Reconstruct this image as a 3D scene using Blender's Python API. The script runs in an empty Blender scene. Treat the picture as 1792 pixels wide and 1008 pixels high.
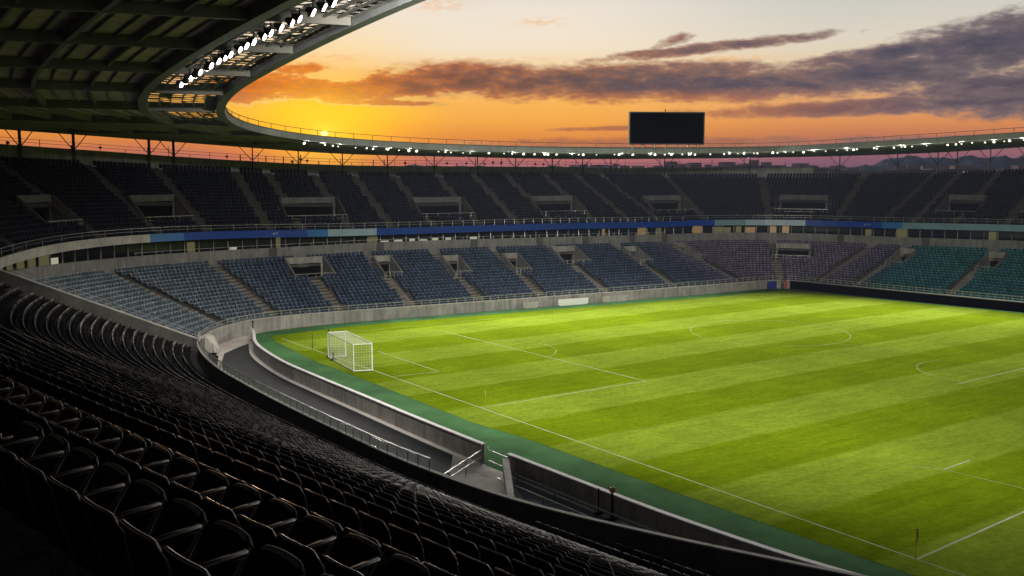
import bpy, bmesh, math, random
import numpy as np
from mathutils import Vector, Matrix
from mathutils.geometry import tessellate_polygon

random.seed(7); rng = np.random.default_rng(11)
S = bpy.context.scene
COL = S.collection

# ------------------------------------------------------------------ camera
EYE = 17.4
cam_d = bpy.data.cameras.new('camera'); cam = bpy.data.objects.new('camera', cam_d); COL.objects.link(cam)
cam.location = (0, 0, EYE); cam.rotation_euler = (math.radians(90 - 6.969), 0, 0)
cam_d.sensor_width = 36; cam_d.lens = 33.53; cam_d.clip_start = 0.05; cam_d.clip_end = 12000
S.camera = cam

# ------------------------------------------------------------------ colour helpers
def lin(r, g, b):
    def f(c):
        c /= 255.0
        return c / 12.92 if c <= .04045 else ((c + .055) / 1.055) ** 2.4
    return (f(r), f(g), f(b), 1.0)

# ------------------------------------------------------------------ world: dusk sky with cloud banks
W = bpy.data.worlds.new('World'); S.world = W; W.use_nodes = True
nt = W.node_tree; nt.nodes.clear(); N = nt.nodes; Lk = nt.links
def nmath(op, a, b=None, c=None, clamp=False):
    n = N.new('ShaderNodeMath'); n.operation = op; n.use_clamp = clamp
    for i, v in enumerate((a, b, c)):
        if v is None: continue
        if isinstance(v, (int, float)): n.inputs[i].default_value = v
        else: Lk.new(v, n.inputs[i])
    return n.outputs[0]
def nmix(f, a, b, mode='MIX'):
    n = N.new('ShaderNodeMix'); n.data_type = 'RGBA'; n.blend_type = mode; n.clamp_factor = True
    for k, v in ((0, f), (6, a), (7, b)):
        if isinstance(v, (int, float)): n.inputs[k].default_value = v
        elif isinstance(v, tuple): n.inputs[k].default_value = v
        else: Lk.new(v, n.inputs[k])
    return n.outputs[2]
def nrange(v, a, b, c=0., d=1., smooth=True):
    n = N.new('ShaderNodeMapRange'); n.interpolation_type = 'SMOOTHSTEP' if smooth else 'LINEAR'; n.clamp = True
    Lk.new(v, n.inputs[0])
    for i, x in enumerate((a, b, c, d)): n.inputs[i + 1].default_value = x
    return n.outputs[0]
def nramp(v, stops, lo, hi):
    n = N.new('ShaderNodeValToRGB'); Lk.new(nrange(v, lo, hi, 0, 1, False), n.inputs[0]); e = n.color_ramp.elements
    while len(e) < len(stops): e.new(.5)
    for el, (p, c) in zip(e, stops): el.position = (p - lo) / (hi - lo); el.color = c
    return n.outputs[0]
tc = N.new('ShaderNodeTexCoord'); sx = N.new('ShaderNodeSeparateXYZ'); Lk.new(tc.outputs['Generated'], sx.inputs[0])
X, Y, Z = sx.outputs
DEG = 180 / math.pi
AZ = nmath('MULTIPLY', nmath('ARCTAN2', X, Y), DEG)
EL = nmath('MULTIPLY', nmath('ARCSINE', nmath('MINIMUM', nmath('MAXIMUM', Z, -1.), 1.)), DEG)
SUN_AZ, SUN_EL = -11.0, 2.2
sunR = [(-.6, lin(165, 70, 45)), (.4, lin(215, 95, 50)), (1.2, lin(242, 125, 32)), (2.1, lin(255, 168, 14)), (3.4, lin(255, 198, 30)), (4.4, lin(253, 186, 55)),
        (5.6, lin(251, 196, 108)), (7.0, lin(251, 222, 172)), (9.0, lin(248, 231, 206)), (12, lin(226, 220, 212)), (30, lin(120, 126, 138)), (90, lin(72, 82, 100))]
midR = [(-.6, lin(120, 70, 85)), (.4, lin(188, 106, 112)), (1.1, lin(212, 118, 84)), (1.9, lin(234, 142, 58)), (3.0, lin(252, 174, 70)), (4.2, lin(255, 186, 88)),
        (5.8, lin(250, 215, 160)), (7.2, lin(247, 230, 203)), (9.2, lin(241, 229, 213)), (12, lin(216, 212, 206)), (30, lin(112, 120, 134)), (90, lin(70, 80, 98))]
rigR = [(-.6, lin(84, 66, 98)), (.4, lin(128, 82, 106)), (1.1, lin(158, 94, 102)), (1.9, lin(196, 118, 84)), (2.7, lin(226, 146, 84)), (4.0, lin(236, 170, 110)),
        (5.6, lin(232, 205, 165)), (7.2, lin(225, 214, 194)), (9.2, lin(208, 206, 197)), (12, lin(186, 190, 190)), (30, lin(104, 114, 130)), (90, lin(68, 78, 96))]
c_sun, c_mid, c_rig = (nramp(EL, r, -.6, 90) for r in (sunR, midR, rigR))
sky = nmix(nrange(nmath('ABSOLUTE', nmath('SUBTRACT', AZ, SUN_AZ)), .5, 8.5), c_sun, c_mid)
sky = nmix(nrange(AZ, 2., 20.), sky, c_rig)
# wide golden glow round the sun
da = nmath('MULTIPLY', nmath('SUBTRACT', AZ, SUN_AZ), .75); de = nmath('SUBTRACT', EL, SUN_EL)
r2 = nmath('ADD', nmath('MULTIPLY', da, da), nmath('MULTIPLY', de, de))
g1 = nmath('EXPONENT', nmath('MULTIPLY', r2, -.24)); g2 = nmath('EXPONENT', nmath('MULTIPLY', r2, -3.2))
# cloud density: soft ellipses in azimuth / elevation, broken by stretched noise
cv = N.new('ShaderNodeCombineXYZ'); Lk.new(nmath('MULTIPLY', AZ, .36), cv.inputs[0]); Lk.new(nmath('MULTIPLY', EL, 1.05), cv.inputs[1])
def noise(scale, det, rough, off=0.):
    n = N.new('ShaderNodeTexNoise'); n.inputs['Scale'].default_value = scale; n.inputs['Detail'].default_value = det
    n.inputs['Roughness'].default_value = rough
    m = N.new('ShaderNodeVectorMath'); m.operation = 'ADD'; Lk.new(cv.outputs[0], m.inputs[0]); m.inputs[1].default_value = (off, off * .7, off * .3)
    Lk.new(m.outputs[0], n.inputs['Vector']); return n.outputs[0]
nz = noise(1.5, 7, .56); nz2 = noise(.8, 3, .5, 9.); nz3 = noise(5.2, 5, .62, 4.)
# azimuth, elevation, half-width, half-height (degrees), rise per degree of azimuth, weight
CLOUDS = [(-2.2, 5.35, 6.6, 1.02, -.01, 1), (-6.2, 4.95, 3.6, .75, 0., 1), (7.0, 5.20, 11., 1.15, .01, 1.1), (12.0, 4.95, 11., 1.0, .0, 1.1), (21.5, 5.35, 7.0, 1.1, .05, 1.1),
          (26.5, 6.7, 5.6, 1.5, .10, 1.15), (21.0, 6.35, 5.6, .55, .10, 1), (11.5, 7.02, 6.8, .34, .085, .82), (9.4, 7.45, 1.1, .32, .25, .55),
          (-10.2, 4.68, 4.4, .68, -.02, 1), (-14.6, 4.85, 3.2, .95, .06, .95), (-12.6, 5.85, 1.9, .36, .0, .6), (21.0, 3.55, 10.5, .48, .02, 1), (27.5, 4.2, 6., 1.4, 0., .95),
          (6.2, 2.52, 4.0, .14, .02, .8), (9.0, 1.65, 11., .30, 0., .62), (23.5, 1.55, 8., .38, .0, .62), (-7.6, 3.98, 3.4, .2, -.01, .75),
          (33., 5.5, 7., 2.2, .05, 1), (-26., 6., 9., 1.2, 0., .9)]
field = None
for a, e, ra, re, sl, wt in CLOUDS:
    xa = nmath('SUBTRACT', AZ, a)
    xe = nmath('DIVIDE', nmath('SUBTRACT', nmath('SUBTRACT', EL, e), nmath('MULTIPLY', xa, sl)), re)
    xa = nmath('DIVIDE', xa, ra)
    v = nmath('MULTIPLY', nmath('SUBTRACT', 1., nmath('ADD', nmath('MULTIPLY', xa, xa), nmath('MULTIPLY', xe, xe))), wt)
    v = nmath('MAXIMUM', v, -2.)
    field = v if field is None else nmath('SMOOTH_MAX', field, v, .25)
front = nrange(Y, .05, .3)
field = nmath('ADD', field, nmath('MULTIPLY', nmath('SUBTRACT', nz, .5), 2.1))
field = nmath('ADD', field, nmath('MULTIPLY', nmath('SUBTRACT', nz3, .5), 1.1))
field = nmath('ADD', field, nmath('MULTIPLY', nmath('SUBTRACT', nz2, .5), .7))
dens = nmath('MULTIPLY', nrange(field, -.48, .60), front)
core = nrange(field, .25, 1.3)
c_edge = nramp(AZ, [(-28, lin(215, 100, 30)), (-16, lin(226, 112, 20)), (-10, lin(226, 118, 28)), (-6, lin(196, 108, 52)), (2, lin(170, 108, 74)), (12, lin(150, 108, 92)), (22, lin(122, 104, 106)), (40, lin(104, 98, 108))], -28, 40)
c_core = nramp(AZ, [(-28, lin(150, 62, 22)), (-16, lin(192, 84, 18)), (-10.5, lin(190, 86, 24)), (-6, lin(120, 66, 46)), (0, lin(96, 66, 62)), (8, lin(80, 68, 80)), (16, lin(70, 68, 88)), (26, lin(62, 62, 82)), (40, lin(58, 60, 80))], -28, 40)
cl = nmix(core, c_edge, c_core)
# undersides pick up the low sun
under = nmath('MULTIPLY', nmath('MULTIPLY', nrange(EL, 4.9, 3.9), nrange(AZ, 26., 6.)), .72)
cl = nmix(under, cl, lin(206, 118, 62))
cl = nmix(nmath('MULTIPLY', nrange(nz3, .35, .75), .25), cl, lin(132, 114, 116))
out = nmix(nmath('MULTIPLY', dens, .97), sky, cl)
wisp = None
for a, e, ra, re in ((-4.2, 9.55, 1.7, .42), (1.6, 8.62, 1.5, .26), (-10.6, 6.5, 2.6, .3), (13., 6.4, 3., .18), (-1., 6.5, 4., .16)):
    xa, xe = nmath('DIVIDE', nmath('SUBTRACT', AZ, a), ra), nmath('DIVIDE', nmath('SUBTRACT', EL, e), re)
    v = nmath('EXPONENT', nmath('MULTIPLY', nmath('ADD', nmath('MULTIPLY', xa, xa), nmath('MULTIPLY', xe, xe)), -1.4)); wisp = v if wisp is None else nmath('ADD', wisp, v)
out = nmix(nmath('MULTIPLY', nmath('MULTIPLY', wisp, nrange(nz3, .38, .62)), .75), out, lin(246, 188, 124))
# gilded cloud rims close to the sun
rim = nmath('MULTIPLY', nmath('MULTIPLY', nrange(field, -.30, .05), nrange(field, .42, .10)), nmath('EXPONENT', nmath('MULTIPLY', r2, -.045)))
out = nmix(nmath('MULTIPLY', rim, .85), out, (1.0, .72, .22, 1), 'MIX')
out = nmix(nmath('MULTIPLY', g1, .8), out, (1.0, .60, .015, 1), 'MIX')
out = nmix(nmath('MULTIPLY', g2, .8), out, (1.0, .72, .05, 1), 'MIX')
out = nmix(1., out, nmix(1., (.34, .17, .01, 1), nmath('EXPONENT', nmath('MULTIPLY', r2, -.085)), 'MULTIPLY'), 'ADD')
disc = nmath('MULTIPLY', nrange(r2, .035, .0), 3.)
out = nmix(1., out, nmix(1., (1., .72, .2, 1), disc, 'MULTIPLY'), 'ADD')
# dimmer behind the camera and towards the ground
behind = nrange(Y, -.35, .25, .30, 1.)
high = nrange(EL, 9., 26., 1., .45)
out = nmix(1., out, nmath('MULTIPLY', behind, high), 'MULTIPLY')
out = nmix(nrange(EL, -1.5, -6.), out, lin(28, 26, 34))
bg = N.new('ShaderNodeBackground'); Lk.new(out, bg.inputs[0]); bg.inputs[1].default_value = 1.0
wo = N.new('ShaderNodeOutputWorld'); Lk.new(bg.outputs[0], wo.inputs[0])

# ------------------------------------------------------------------ sun, just above the far roof
sd = bpy.data.lights.new('sun', 'SUN'); so = bpy.data.objects.new('sun', sd); COL.objects.link(so)
sd.energy = 1.1; sd.angle = math.radians(.6); sd.color = (1.0, .62, .36)
vs = Vector((math.sin(math.radians(SUN_AZ)) * math.cos(math.radians(SUN_EL)), math.cos(math.radians(SUN_AZ)) * math.cos(math.radians(SUN_EL)), math.sin(math.radians(SUN_EL))))
so.rotation_euler = vs.to_track_quat('Z', 'Y').to_euler(); so.location = (-40, 240, 40)
S.view_settings.view_transform = 'Standard'; S.view_settings.look = 'None'; S.view_settings.exposure = 0; S.view_settings.gamma = 1
try:
    S.cycles.use_denoising = True; S.cycles.max_bounces = 6; S.cycles.diffuse_bounces = 3; S.cycles.glossy_bounces = 3; S.cycles.sample_clamp_indirect = 4; S.cycles.use_light_tree = True
    S.cycles.transparent_max_bounces = 12
except Exception: pass
HAZE = .00011
FLOOD_NEAR, FLOOD_ROW, FLOOD_FAR = 1800., 24000., 7600.

# ------------------------------------------------------------------ materials
def mat(name, base, rough=.7, var=.0, scale=1., bump=0., bscale=30., metal=0., spec=.5, emit=None, estr=0., stain=0., attr=None):
    m = bpy.data.materials.new(name); m.use_nodes = True; t = m.node_tree; p = t.nodes['Principled BSDF']
    p.inputs['Base Color'].default_value = (*base[:3], 1); p.inputs['Roughness'].default_value = rough; p.inputs['Metallic'].default_value = metal
    p.inputs['Specular IOR Level'].default_value = spec
    g = t.nodes.new('ShaderNodeNewGeometry')
    src = None
    if attr:
        a = t.nodes.new('ShaderNodeAttribute'); a.attribute_name = attr; src = a.outputs['Color']
    if var:
        n = t.nodes.new('ShaderNodeTexNoise'); n.inputs['Scale'].default_value = scale; n.inputs['Detail'].default_value = 6; n.inputs['Roughness'].default_value = .65
        t.links.new(g.outputs['Position'], n.inputs['Vector'])
        r = t.nodes.new('ShaderNodeMapRange'); t.links.new(n.outputs[0], r.inputs[0]); r.inputs[1].default_value = .3; r.inputs[2].default_value = .7
        r.inputs[3].default_value = 1 - var; r.inputs[4].default_value = 1 + var
        x = t.nodes.new('ShaderNodeMix'); x.data_type = 'RGBA'; x.blend_type = 'MULTIPLY'; x.inputs[0].default_value = 1
        if src is not None: t.links.new(src, x.inputs[6])
        else: x.inputs[6].default_value = (*base[:3], 1)
        t.links.new(r.outputs[0], x.inputs[7]); src = x.outputs[2]
    if stain:                                                     # streaks of dirt run down the face
        mp = t.nodes.new('ShaderNodeMapping'); mp.inputs['Scale'].default_value = (1.3, 1.3, .16); t.links.new(g.outputs['Position'], mp.inputs[0])
        n = t.nodes.new('ShaderNodeTexNoise'); n.inputs['Scale'].default_value = 1.6; n.inputs['Detail'].default_value = 5; t.links.new(mp.outputs[0], n.inputs['Vector'])
        r = t.nodes.new('ShaderNodeMapRange'); t.links.new(n.outputs[0], r.inputs[0]); r.inputs[1].default_value = .42; r.inputs[2].default_value = .72
        r.inputs[3].default_value = 1; r.inputs[4].default_value = 1 - stain
        x = t.nodes.new('ShaderNodeMix'); x.data_type = 'RGBA'; x.blend_type = 'MULTIPLY'; x.inputs[0].default_value = 1
        if src is not None: t.links.new(src, x.inputs[6])
        else: x.inputs[6].default_value = (*base[:3], 1)
        t.links.new(r.outputs[0], x.inputs[7]); src = x.outputs[2]
    if src is not None: t.links.new(src, p.inputs['Base Color'])
    if bump:
        n = t.nodes.new('ShaderNodeTexNoise'); n.inputs['Scale'].default_value = bscale; n.inputs['Detail'].default_value = 4
        t.links.new(g.outputs['Position'], n.inputs['Vector']); b = t.nodes.new('ShaderNodeBump'); b.inputs['Strength'].default_value = bump; b.inputs['Distance'].default_value = .05
        t.links.new(n.outputs[0], b.inputs['Height']); t.links.new(b.outputs[0], p.inputs['Normal'])
    if emit:
        p.inputs['Emission Color'].default_value = (*emit[:3], 1); p.inputs['Emission Strength'].default_value = estr
    return m
M = {}
M['concrete'] = mat('concrete', (.30, .285, .27), .85, .28, .5, .25, 14, stain=.35)
M['concrete_pale'] = mat('pale_concrete', (.42, .40, .37), .85, .2, .8, .2, 14, stain=.25)
M['concrete_dark'] = mat('dark_concrete', (.085, .08, .073), .85, .3, .6, .3, 14, stain=.3)
M['concrete_mid'] = mat('grey_concrete', (.20, .195, .19), .85, .25, .6, .2, 14, stain=.35)
M['terrace'] = mat('terrace_concrete', (.075, .07, .062), .9, .3, .7, .2, 12)
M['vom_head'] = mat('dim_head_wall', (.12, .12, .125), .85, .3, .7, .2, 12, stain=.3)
M['terrace_up'] = mat('upper_terrace_concrete', (.04, .037, .035), .9, .3, .7, .2, 12)  # darkened copy that puts the upper tier's shade into the colour
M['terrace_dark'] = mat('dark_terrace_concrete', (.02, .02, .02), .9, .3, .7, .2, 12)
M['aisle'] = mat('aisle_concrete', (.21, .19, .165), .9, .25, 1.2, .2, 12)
M['aisle_dark'] = mat('dim_aisle_concrete', (.06, .053, .045), .9, .3, 1.2, .2, 12)  # aisle colour darkened to keep the upper tier dim
M['seat_black'] = mat('black_seat_plastic', (.003, .003, .0036), .6, .25, 9., .05, 60, spec=.015)
M['seat_arm'] = mat('armrest_plastic', (.009, .0105, .0125), .6, .25, 9., .05, 60, spec=.08)
M['seat_edge'] = mat('seat_rim_highlight', (.23, .205, .195), .42, .35, 14., spec=.45)  # rim light painted as a pale colour on the bevelled edges
M['seat_tint'] = mat('seat_plastic', (.05, .05, .05), .45, attr='tint', spec=.05)
M['steel'] = mat('roof_steel', (.19, .185, .165), .55, .25, .4, metal=.0)
M['roof_deck'] = mat('roof_deck', (.56, .45, .48), .8, .3, .35, stain=.25)
M['fascia'] = mat('roof_fascia', (.20, .215, .22), .5, .2, .3, stain=.2)
M['rail'] = mat('galvanised_rail', (.42, .42, .42), .4, .15, 4, metal=.6)
M['rail_dark'] = mat('dark_rail', (.05, .05, .05), .5, .15, 4, metal=.3)
M['cap'] = mat('white_coping', (.62, .60, .62), .6, .2, 1.2)
M['asphalt'] = mat('asphalt', (.022, .023, .028), .8, .35, .35, .5, 40)
M['paving'] = mat('pale_paving', (.50, .46, .42), .85, .25, .8, .2, 20)
M['turf_green'] = mat('green_surround', (.062, .155, .062), .95, .32, .25, .4, 30, spec=.02)
def worn_line(name, lo, hi):
    m = mat(name, (.5, .55, .42), .9, spec=.0); t = m.node_tree; p = t.nodes['Principled BSDF']; g = t.nodes.new('ShaderNodeNewGeometry')
    n = t.nodes.new('ShaderNodeTexNoise'); n.inputs['Scale'].default_value = .55; n.inputs['Detail'].default_value = 7; n.inputs['Roughness'].default_value = .75; t.links.new(g.outputs['Position'], n.inputs['Vector'])
    r = t.nodes.new('ShaderNodeMapRange'); t.links.new(n.outputs[0], r.inputs[0]); r.inputs[1].default_value = .35; r.inputs[2].default_value = .65; r.inputs[3].default_value = lo; r.inputs[4].default_value = hi
    x = t.nodes.new('ShaderNodeMix'); x.data_type = 'RGBA'; t.links.new(r.outputs[0], x.inputs[0]); x.inputs[6].default_value = (.18, .23, .012, 1); x.inputs[7].default_value = (.52, .56, .40, 1); t.links.new(x.outputs[2], p.inputs['Base Color']); return m
M['line'] = worn_line('line_paint', .45, 1.); M['line_faint'] = worn_line('worn_line_paint', .0, .62)
M['white'] = mat('white_paint', (.8, .8, .78), .4, .08, 3)
M['net'] = mat('net_cord', (.75, .75, .72), .8, .1, 3)
M['black'] = mat('black_paint', (.009, .009, .01), .8, .2, 2, spec=.02)
M['screen'] = mat('dark_screen', (.0015, .0015, .002), .8, .2, 3, spec=.0)
M['frame'] = mat('screen_frame', (.03, .033, .038), .6, .2, 3)
M['glass'] = mat('dark_glass', (.012, .014, .016), .08, .2, .6, spec=.8)
M['lit_warm'] = mat('lit_window_warm', (.1, .07, .03), .4, .3, 1.5, emit=(1., .62, .26), estr=.16)
M['lit_pale'] = mat('lit_window_pale', (.1, .1, .08), .4, .3, 1.5, emit=(.95, .92, .70), estr=.36)
M['lit_dim'] = mat('lit_window_dim', (.05, .05, .03), .4, .3, 1.5, emit=(.75, .66, .30), estr=.10)
M['led_blue'] = mat('led_blue', (.004, .02, .12), .35, .3, .25, emit=(.003, .05, .29), estr=.15)
M['led_sky'] = mat('led_sky_blue', (.02, .09, .2), .35, .3, .25, emit=(.012, .10, .30), estr=.16)
M['led_pale'] = mat('led_pale', (.13, .18, .2), .35, .25, .3, emit=(.30, .42, .46), estr=.15)
M['led_teal'] = mat('led_grey_teal', (.09, .15, .17), .35, .25, .3, emit=(.15, .26, .29), estr=.13)
M['lamp'] = mat('lamp_lens', (.9, .9, .9), .3, emit=(1., .97, .93), estr=14.)
M['lamp_far'] = mat('far_lamp_lens', (.9, .9, .9), .3, emit=(1., .93, .76), estr=2.2)
M['orange'] = mat('orange_plastic', (.42, .15, .03), .5, .1, 4)
M['yellow'] = mat('yellow_cloth', (.34, .26, .02), .7, .1, 4)
M['blue_panel'] = mat('blue_panel', (.02, .03, .22), .5, .2, 1)
M['red_panel'] = mat('red_panel', (.30, .02, .03), .5, .2, 1)
M['soil'] = mat('ground_soil', (.03, .03, .032), .95, .4, .01)
M['hill'] = mat('hazy_wooded_hill', (.05, .14, .27), .95, .5, .02, .5, .3)  # blue of the distant haze partly put into the hill colour
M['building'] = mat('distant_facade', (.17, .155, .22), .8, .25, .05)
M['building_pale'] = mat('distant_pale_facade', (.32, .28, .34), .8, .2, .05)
M['bluefloor'] = mat('damp_grey_floor', (.10, .125, .14), .55, .35, .5, .2, 20)

def grass_mat():
    m = bpy.data.materials.new('mown_grass'); m.use_nodes = True; t = m.node_tree; p = t.nodes['Principled BSDF']; L = t.links
    g = t.nodes.new('ShaderNodeNewGeometry')
    def vm(op, a, b=None):
        n = t.nodes.new('ShaderNodeVectorMath'); n.operation = op; L.new(a, n.inputs[0])
        if b is not None: n.inputs[1].default_value = b
        return n
    def ma(op, a, b=0., c=0.):
        n = t.nodes.new('ShaderNodeMath'); n.operation = op
        for i, v in enumerate((a, b, c)):
            if isinstance(v, (int, float)): n.inputs[i].default_value = v
            else: L.new(v, n.inputs[i])
        return n.outputs[0]
    def nz(vec, s, d=5, r=.6):
        n = t.nodes.new('ShaderNodeTexNoise'); n.inputs['Scale'].default_value = s; n.inputs['Detail'].default_value = d; n.inputs['Roughness'].default_value = r; L.new(vec, n.inputs['Vector']); return n.outputs[0]
    def rg(v, a, b, c, d):
        n = t.nodes.new('ShaderNodeMapRange'); L.new(v, n.inputs[0])
        for i, x in enumerate((a, b, c, d)): n.inputs[i + 1].default_value = x
        return n.outputs[0]
    P = g.outputs['Position']
    d = vm('DOT_PRODUCT', P, (-.557, .83, 0)).outputs['Value']; u = vm('DOT_PRODUCT', P, (.83, .557, 0)).outputs['Value']
    wob = ma('MULTIPLY', ma('SUBTRACT', nz(P, .22, 3), .5), .55)
    ph = ma('PINGPONG', ma('ADD', ma('DIVIDE', ma('SUBTRACT', ma('ADD', d, wob), 42.1 + 2.85), 5.7), 40.), 1.)     # 0 centre of light, 1 centre of dark
    k = rg(ph, .47, .53, 0., 1.)
    def mx(f, a, b, mode='MIX'):
        n = t.nodes.new('ShaderNodeMix'); n.data_type = 'RGBA'; n.blend_type = mode
        for i, v in ((0, f), (6, a), (7, b)):
            if isinstance(v, (int, float)): n.inputs[i].default_value = v
            elif isinstance(v, tuple): n.inputs[i].default_value = v
            else: L.new(v, n.inputs[i])
        return n.outputs[2]
    c = mx(k, (.176, .250, .020, 1), (.130, .194, .005, 1))
    ph2 = ma('PINGPONG', ma('ADD', ma('DIVIDE', ma('ADD', u, wob), 5.7), 40.), 1.)
    c = mx(1., c, rg(ph2, .45, .55, .955, 1.045), 'MULTIPLY')           # faint cross cut
    cu = t.nodes.new('ShaderNodeCombineXYZ'); L.new(ma('MULTIPLY', u, .35), cu.inputs[0]); L.new(ma('MULTIPLY', d, 1.4), cu.inputs[1])
    c = mx(1., c, rg(nz(cu.outputs[0], .8, 7, .72),   .28, .72, .76, 1.24), 'MULTIPLY')
    c = mx(1., c, rg(nz(P, .055, 4), .3, .7, .86, 1.14), 'MULTIPLY')
    c = mx(1., c, rg(nz(P, 2.6, 5, .75), .28, .72, .74, 1.26), 'MULTIPLY')
    # thin and trodden patches
    c = mx(rg(nz(P, .16, 6, .7), .60, .76, 0., .38), c, (.24, .25, .02, 1))
    L.new(c, p.inputs['Base Color']); p.inputs['Roughness'].default_value = .9; p.inputs['Specular IOR Level'].default_value = .0
    b = t.nodes.new('ShaderNodeBump'); b.inputs['Strength'].default_value = .5; b.inputs['Distance'].default_value = .05; L.new(nz(P, 14, 4, .7), b.inputs['Height']); L.new(b.outputs[0], p.inputs['Normal'])
    return m
M['grass'] = grass_mat()

# ------------------------------------------------------------------ plan curves of the bowl
def spline(P, n=24):
    P = [np.array(p, float) for p in P]; P = [2 * P[0] - P[1]] + P + [2 * P[-1] - P[-2]]; o = []
    for i in range(1, len(P) - 2):
        p0, p1, p2, p3 = P[i - 1:i + 3]
        t0 = 0; t1 = t0 + np.linalg.norm(p1 - p0) ** .5; t2 = t1 + np.linalg.norm(p2 - p1) ** .5; t3 = t2 + np.linalg.norm(p3 - p2) ** .5
        for k in range(n):
            t = t1 + (t2 - t1) * k / n
            A1 = (t1 - t) / (t1 - t0) * p0 + (t - t0) / (t1 - t0) * p1; A2 = (t2 - t) / (t2 - t1) * p1 + (t - t1) / (t2 - t1) * p2; A3 = (t3 - t) / (t3 - t2) * p2 + (t - t2) / (t3 - t2) * p3
            B1 = (t2 - t) / (t2 - t0) * A1 + (t - t0) / (t2 - t0) * A2; B2 = (t3 - t) / (t3 - t1) * A2 + (t - t1) / (t3 - t1) * A3
            o.append((t2 - t) / (t2 - t1) * B1 + (t - t1) / (t2 - t1) * B2)
    o.append(P[-2]); return np.array(o)
class Curve:
    def __init__(s, pts, sigma=0, step=.5):
        d = np.r_[0, np.cumsum(np.linalg.norm(np.diff(pts, axis=0), axis=1))]; n = int(d[-1] / step) + 1
        s.s = np.linspace(0, d[-1], n); q = np.c_[np.interp(s.s, d, pts[:, 0]), np.interp(s.s, d, pts[:, 1])]
        if sigma:
            m = int(3 * sigma / step); k = np.exp(-.5 * (np.arange(-m, m + 1) * step / sigma) ** 2); k /= k.sum()
            e = np.r_[2 * q[0] - q[m:0:-1], q, 2 * q[-1] - q[-2:-m - 2:-1]]
            q = np.c_[np.convolve(e[:, 0], k, 'valid'), np.convolve(e[:, 1], k, 'valid')]
        s.q = q; t = np.gradient(q, axis=0); t /= np.linalg.norm(t, axis=1)[:, None]
        s.n = np.c_[-t[:, 1], t[:, 0]]; s.L = s.s[-1]
    def nor(s, u):
        nx = np.interp(u, s.s, s.n[:, 0]); ny = np.interp(u, s.s, s.n[:, 1]); l = np.hypot(nx, ny); return nx / l, ny / l
    def at(s, u, o=0.):
        nx, ny = s.nor(u); return np.interp(u, s.s, s.q[:, 0]) + nx * o, np.interp(u, s.s, s.q[:, 1]) + ny * o
FARP = [(-10, 55.2), (-15.1, 62.1), (-19.9, 69), (-23.5, 74.6), (-26.7, 80.9), (-28.7, 86.3), (-29.6, 91.5), (-29.5, 96.5), (-27.8, 101.6), (-24.0, 105.9), (-18.0, 109.8), (-9.6, 114.6), (1.8, 120.9), (15.8, 128.4), (28.6, 135.6), (34.5, 139.3), (38.0, 141.5), (40.3, 142.0), (42.4, 140.8), (45.5, 137.2), (54, 127.6), (63.8, 117.2), (78, 102.2), (92, 87.5)]
BOWL = [(52, -9), (42, 1), (31, 12.1), (20, 23.2), (8, 35.1), (0.4, 42.8), (-5.4, 49.3)] + FARP
B = Curve(spline(BOWL), 1.2)
R = Curve(spline(BOWL), 5)
S_DIV, S_END = 128.2, 290.
NEARW = [(60, 9), (46, 17), (36, 22.8), (26, 28.0), (19.5, 31.4), (13.2, 35.0), (6.2, 39.2), (0.2, 43.5), (-5.6, 49.5)] + FARP[:7]
WC = Curve(spline(NEARW), 1.0)
WC_END = WC.s[np.hypot(WC.q[:, 0] - B.at(S_DIV)[0], WC.q[:, 1] - B.at(S_DIV)[1]).argmin()]
def tab(s, pts):
    return np.interp(s, [p[0] for p in pts], [p[1] for p in pts])
Z_WALL = [(126, 1.75), (135, 1.6), (150, 1.35), (165, 1.25), (290, 1.25)]
Z_CONC = [(120, 7.5), (128, 7.35), (141, 6.7), (148, 6.65), (162, 6.9), (176, 6.83), (194, 6.66), (212, 6.45), (224, 6.25), (236, 6.5), (250, 6.8), (290, 6.9)]
Z_RIB = [(120, 9.4), (128, 9.45), (135, 10.1), (140, 10.3), (146, 10.05), (154, 9.85), (162, 9.75), (195, 9.72), (212, 9.45), (224, 9.45), (236, 9.75), (250, 10.0), (290, 10.4)]
Z_PAR = [(110, 21.2), (128, 20.4), (139.7, 19.4), (146.7, 18.4), (156, 17.75), (168, 17.4), (206, 17.3), (219, 17.0), (225, 17.35), (233, 17.65), (242, 18.0), (290, 19)]
Z_IN = [(0, 27.5), (70, 27.3), (84, 26.6), (88.6, 26.1), (94.6, 25.6), (103, 24.75), (110, 24.1), (117, 23.5), (123, 22.8), (129.7, 22.05), (138.7, 21.35), (148.2, 20.57), (160.7, 19.96), (173, 19.73), (182, 19.69), (203, 19.89), (223, 20.36), (241, 20.87), (255, 21.44), (290, 23)]
Z_OUT = [(0, 25), (70, 24.8), (100, 24.0), (120, 23.3), (139.7, 22.6), (142, 22.4), (149, 21.35), (153, 20.83), (163, 20.16), (169, 19.95), (207, 19.48), (218, 19.6), (223, 19.95), (228, 20.6), (241, 21.27), (290, 22.8)]
O_IN, O_OUT, O_RING = -2.6, 37.5, 4.0
def smooth_tab(pts, sig=4.):
    g = np.arange(-20, 320, .5); v = tab(g, pts); m = int(sig * 6); k = np.exp(-.5 * (np.arange(-m, m + 1) * .5 / sig) ** 2); k /= k.sum()
    v = np.convolve(np.r_[[v[0]] * m, v, [v[-1]] * m], k, 'valid'); return g, v
TAB = {n: smooth_tab(t) for n, t in (('wall', Z_WALL), ('conc', Z_CONC), ('rib', Z_RIB), ('par', Z_PAR), ('in', Z_IN), ('out', Z_OUT))}
def zt(n, s): return np.interp(s, *TAB[n])
def zroof(s, o): a, b = zt('in', s), zt('out', s); return a + (b - a) * np.clip((np.asarray(o) - O_IN) / (O_OUT - O_IN), 0, 1.2)

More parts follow.
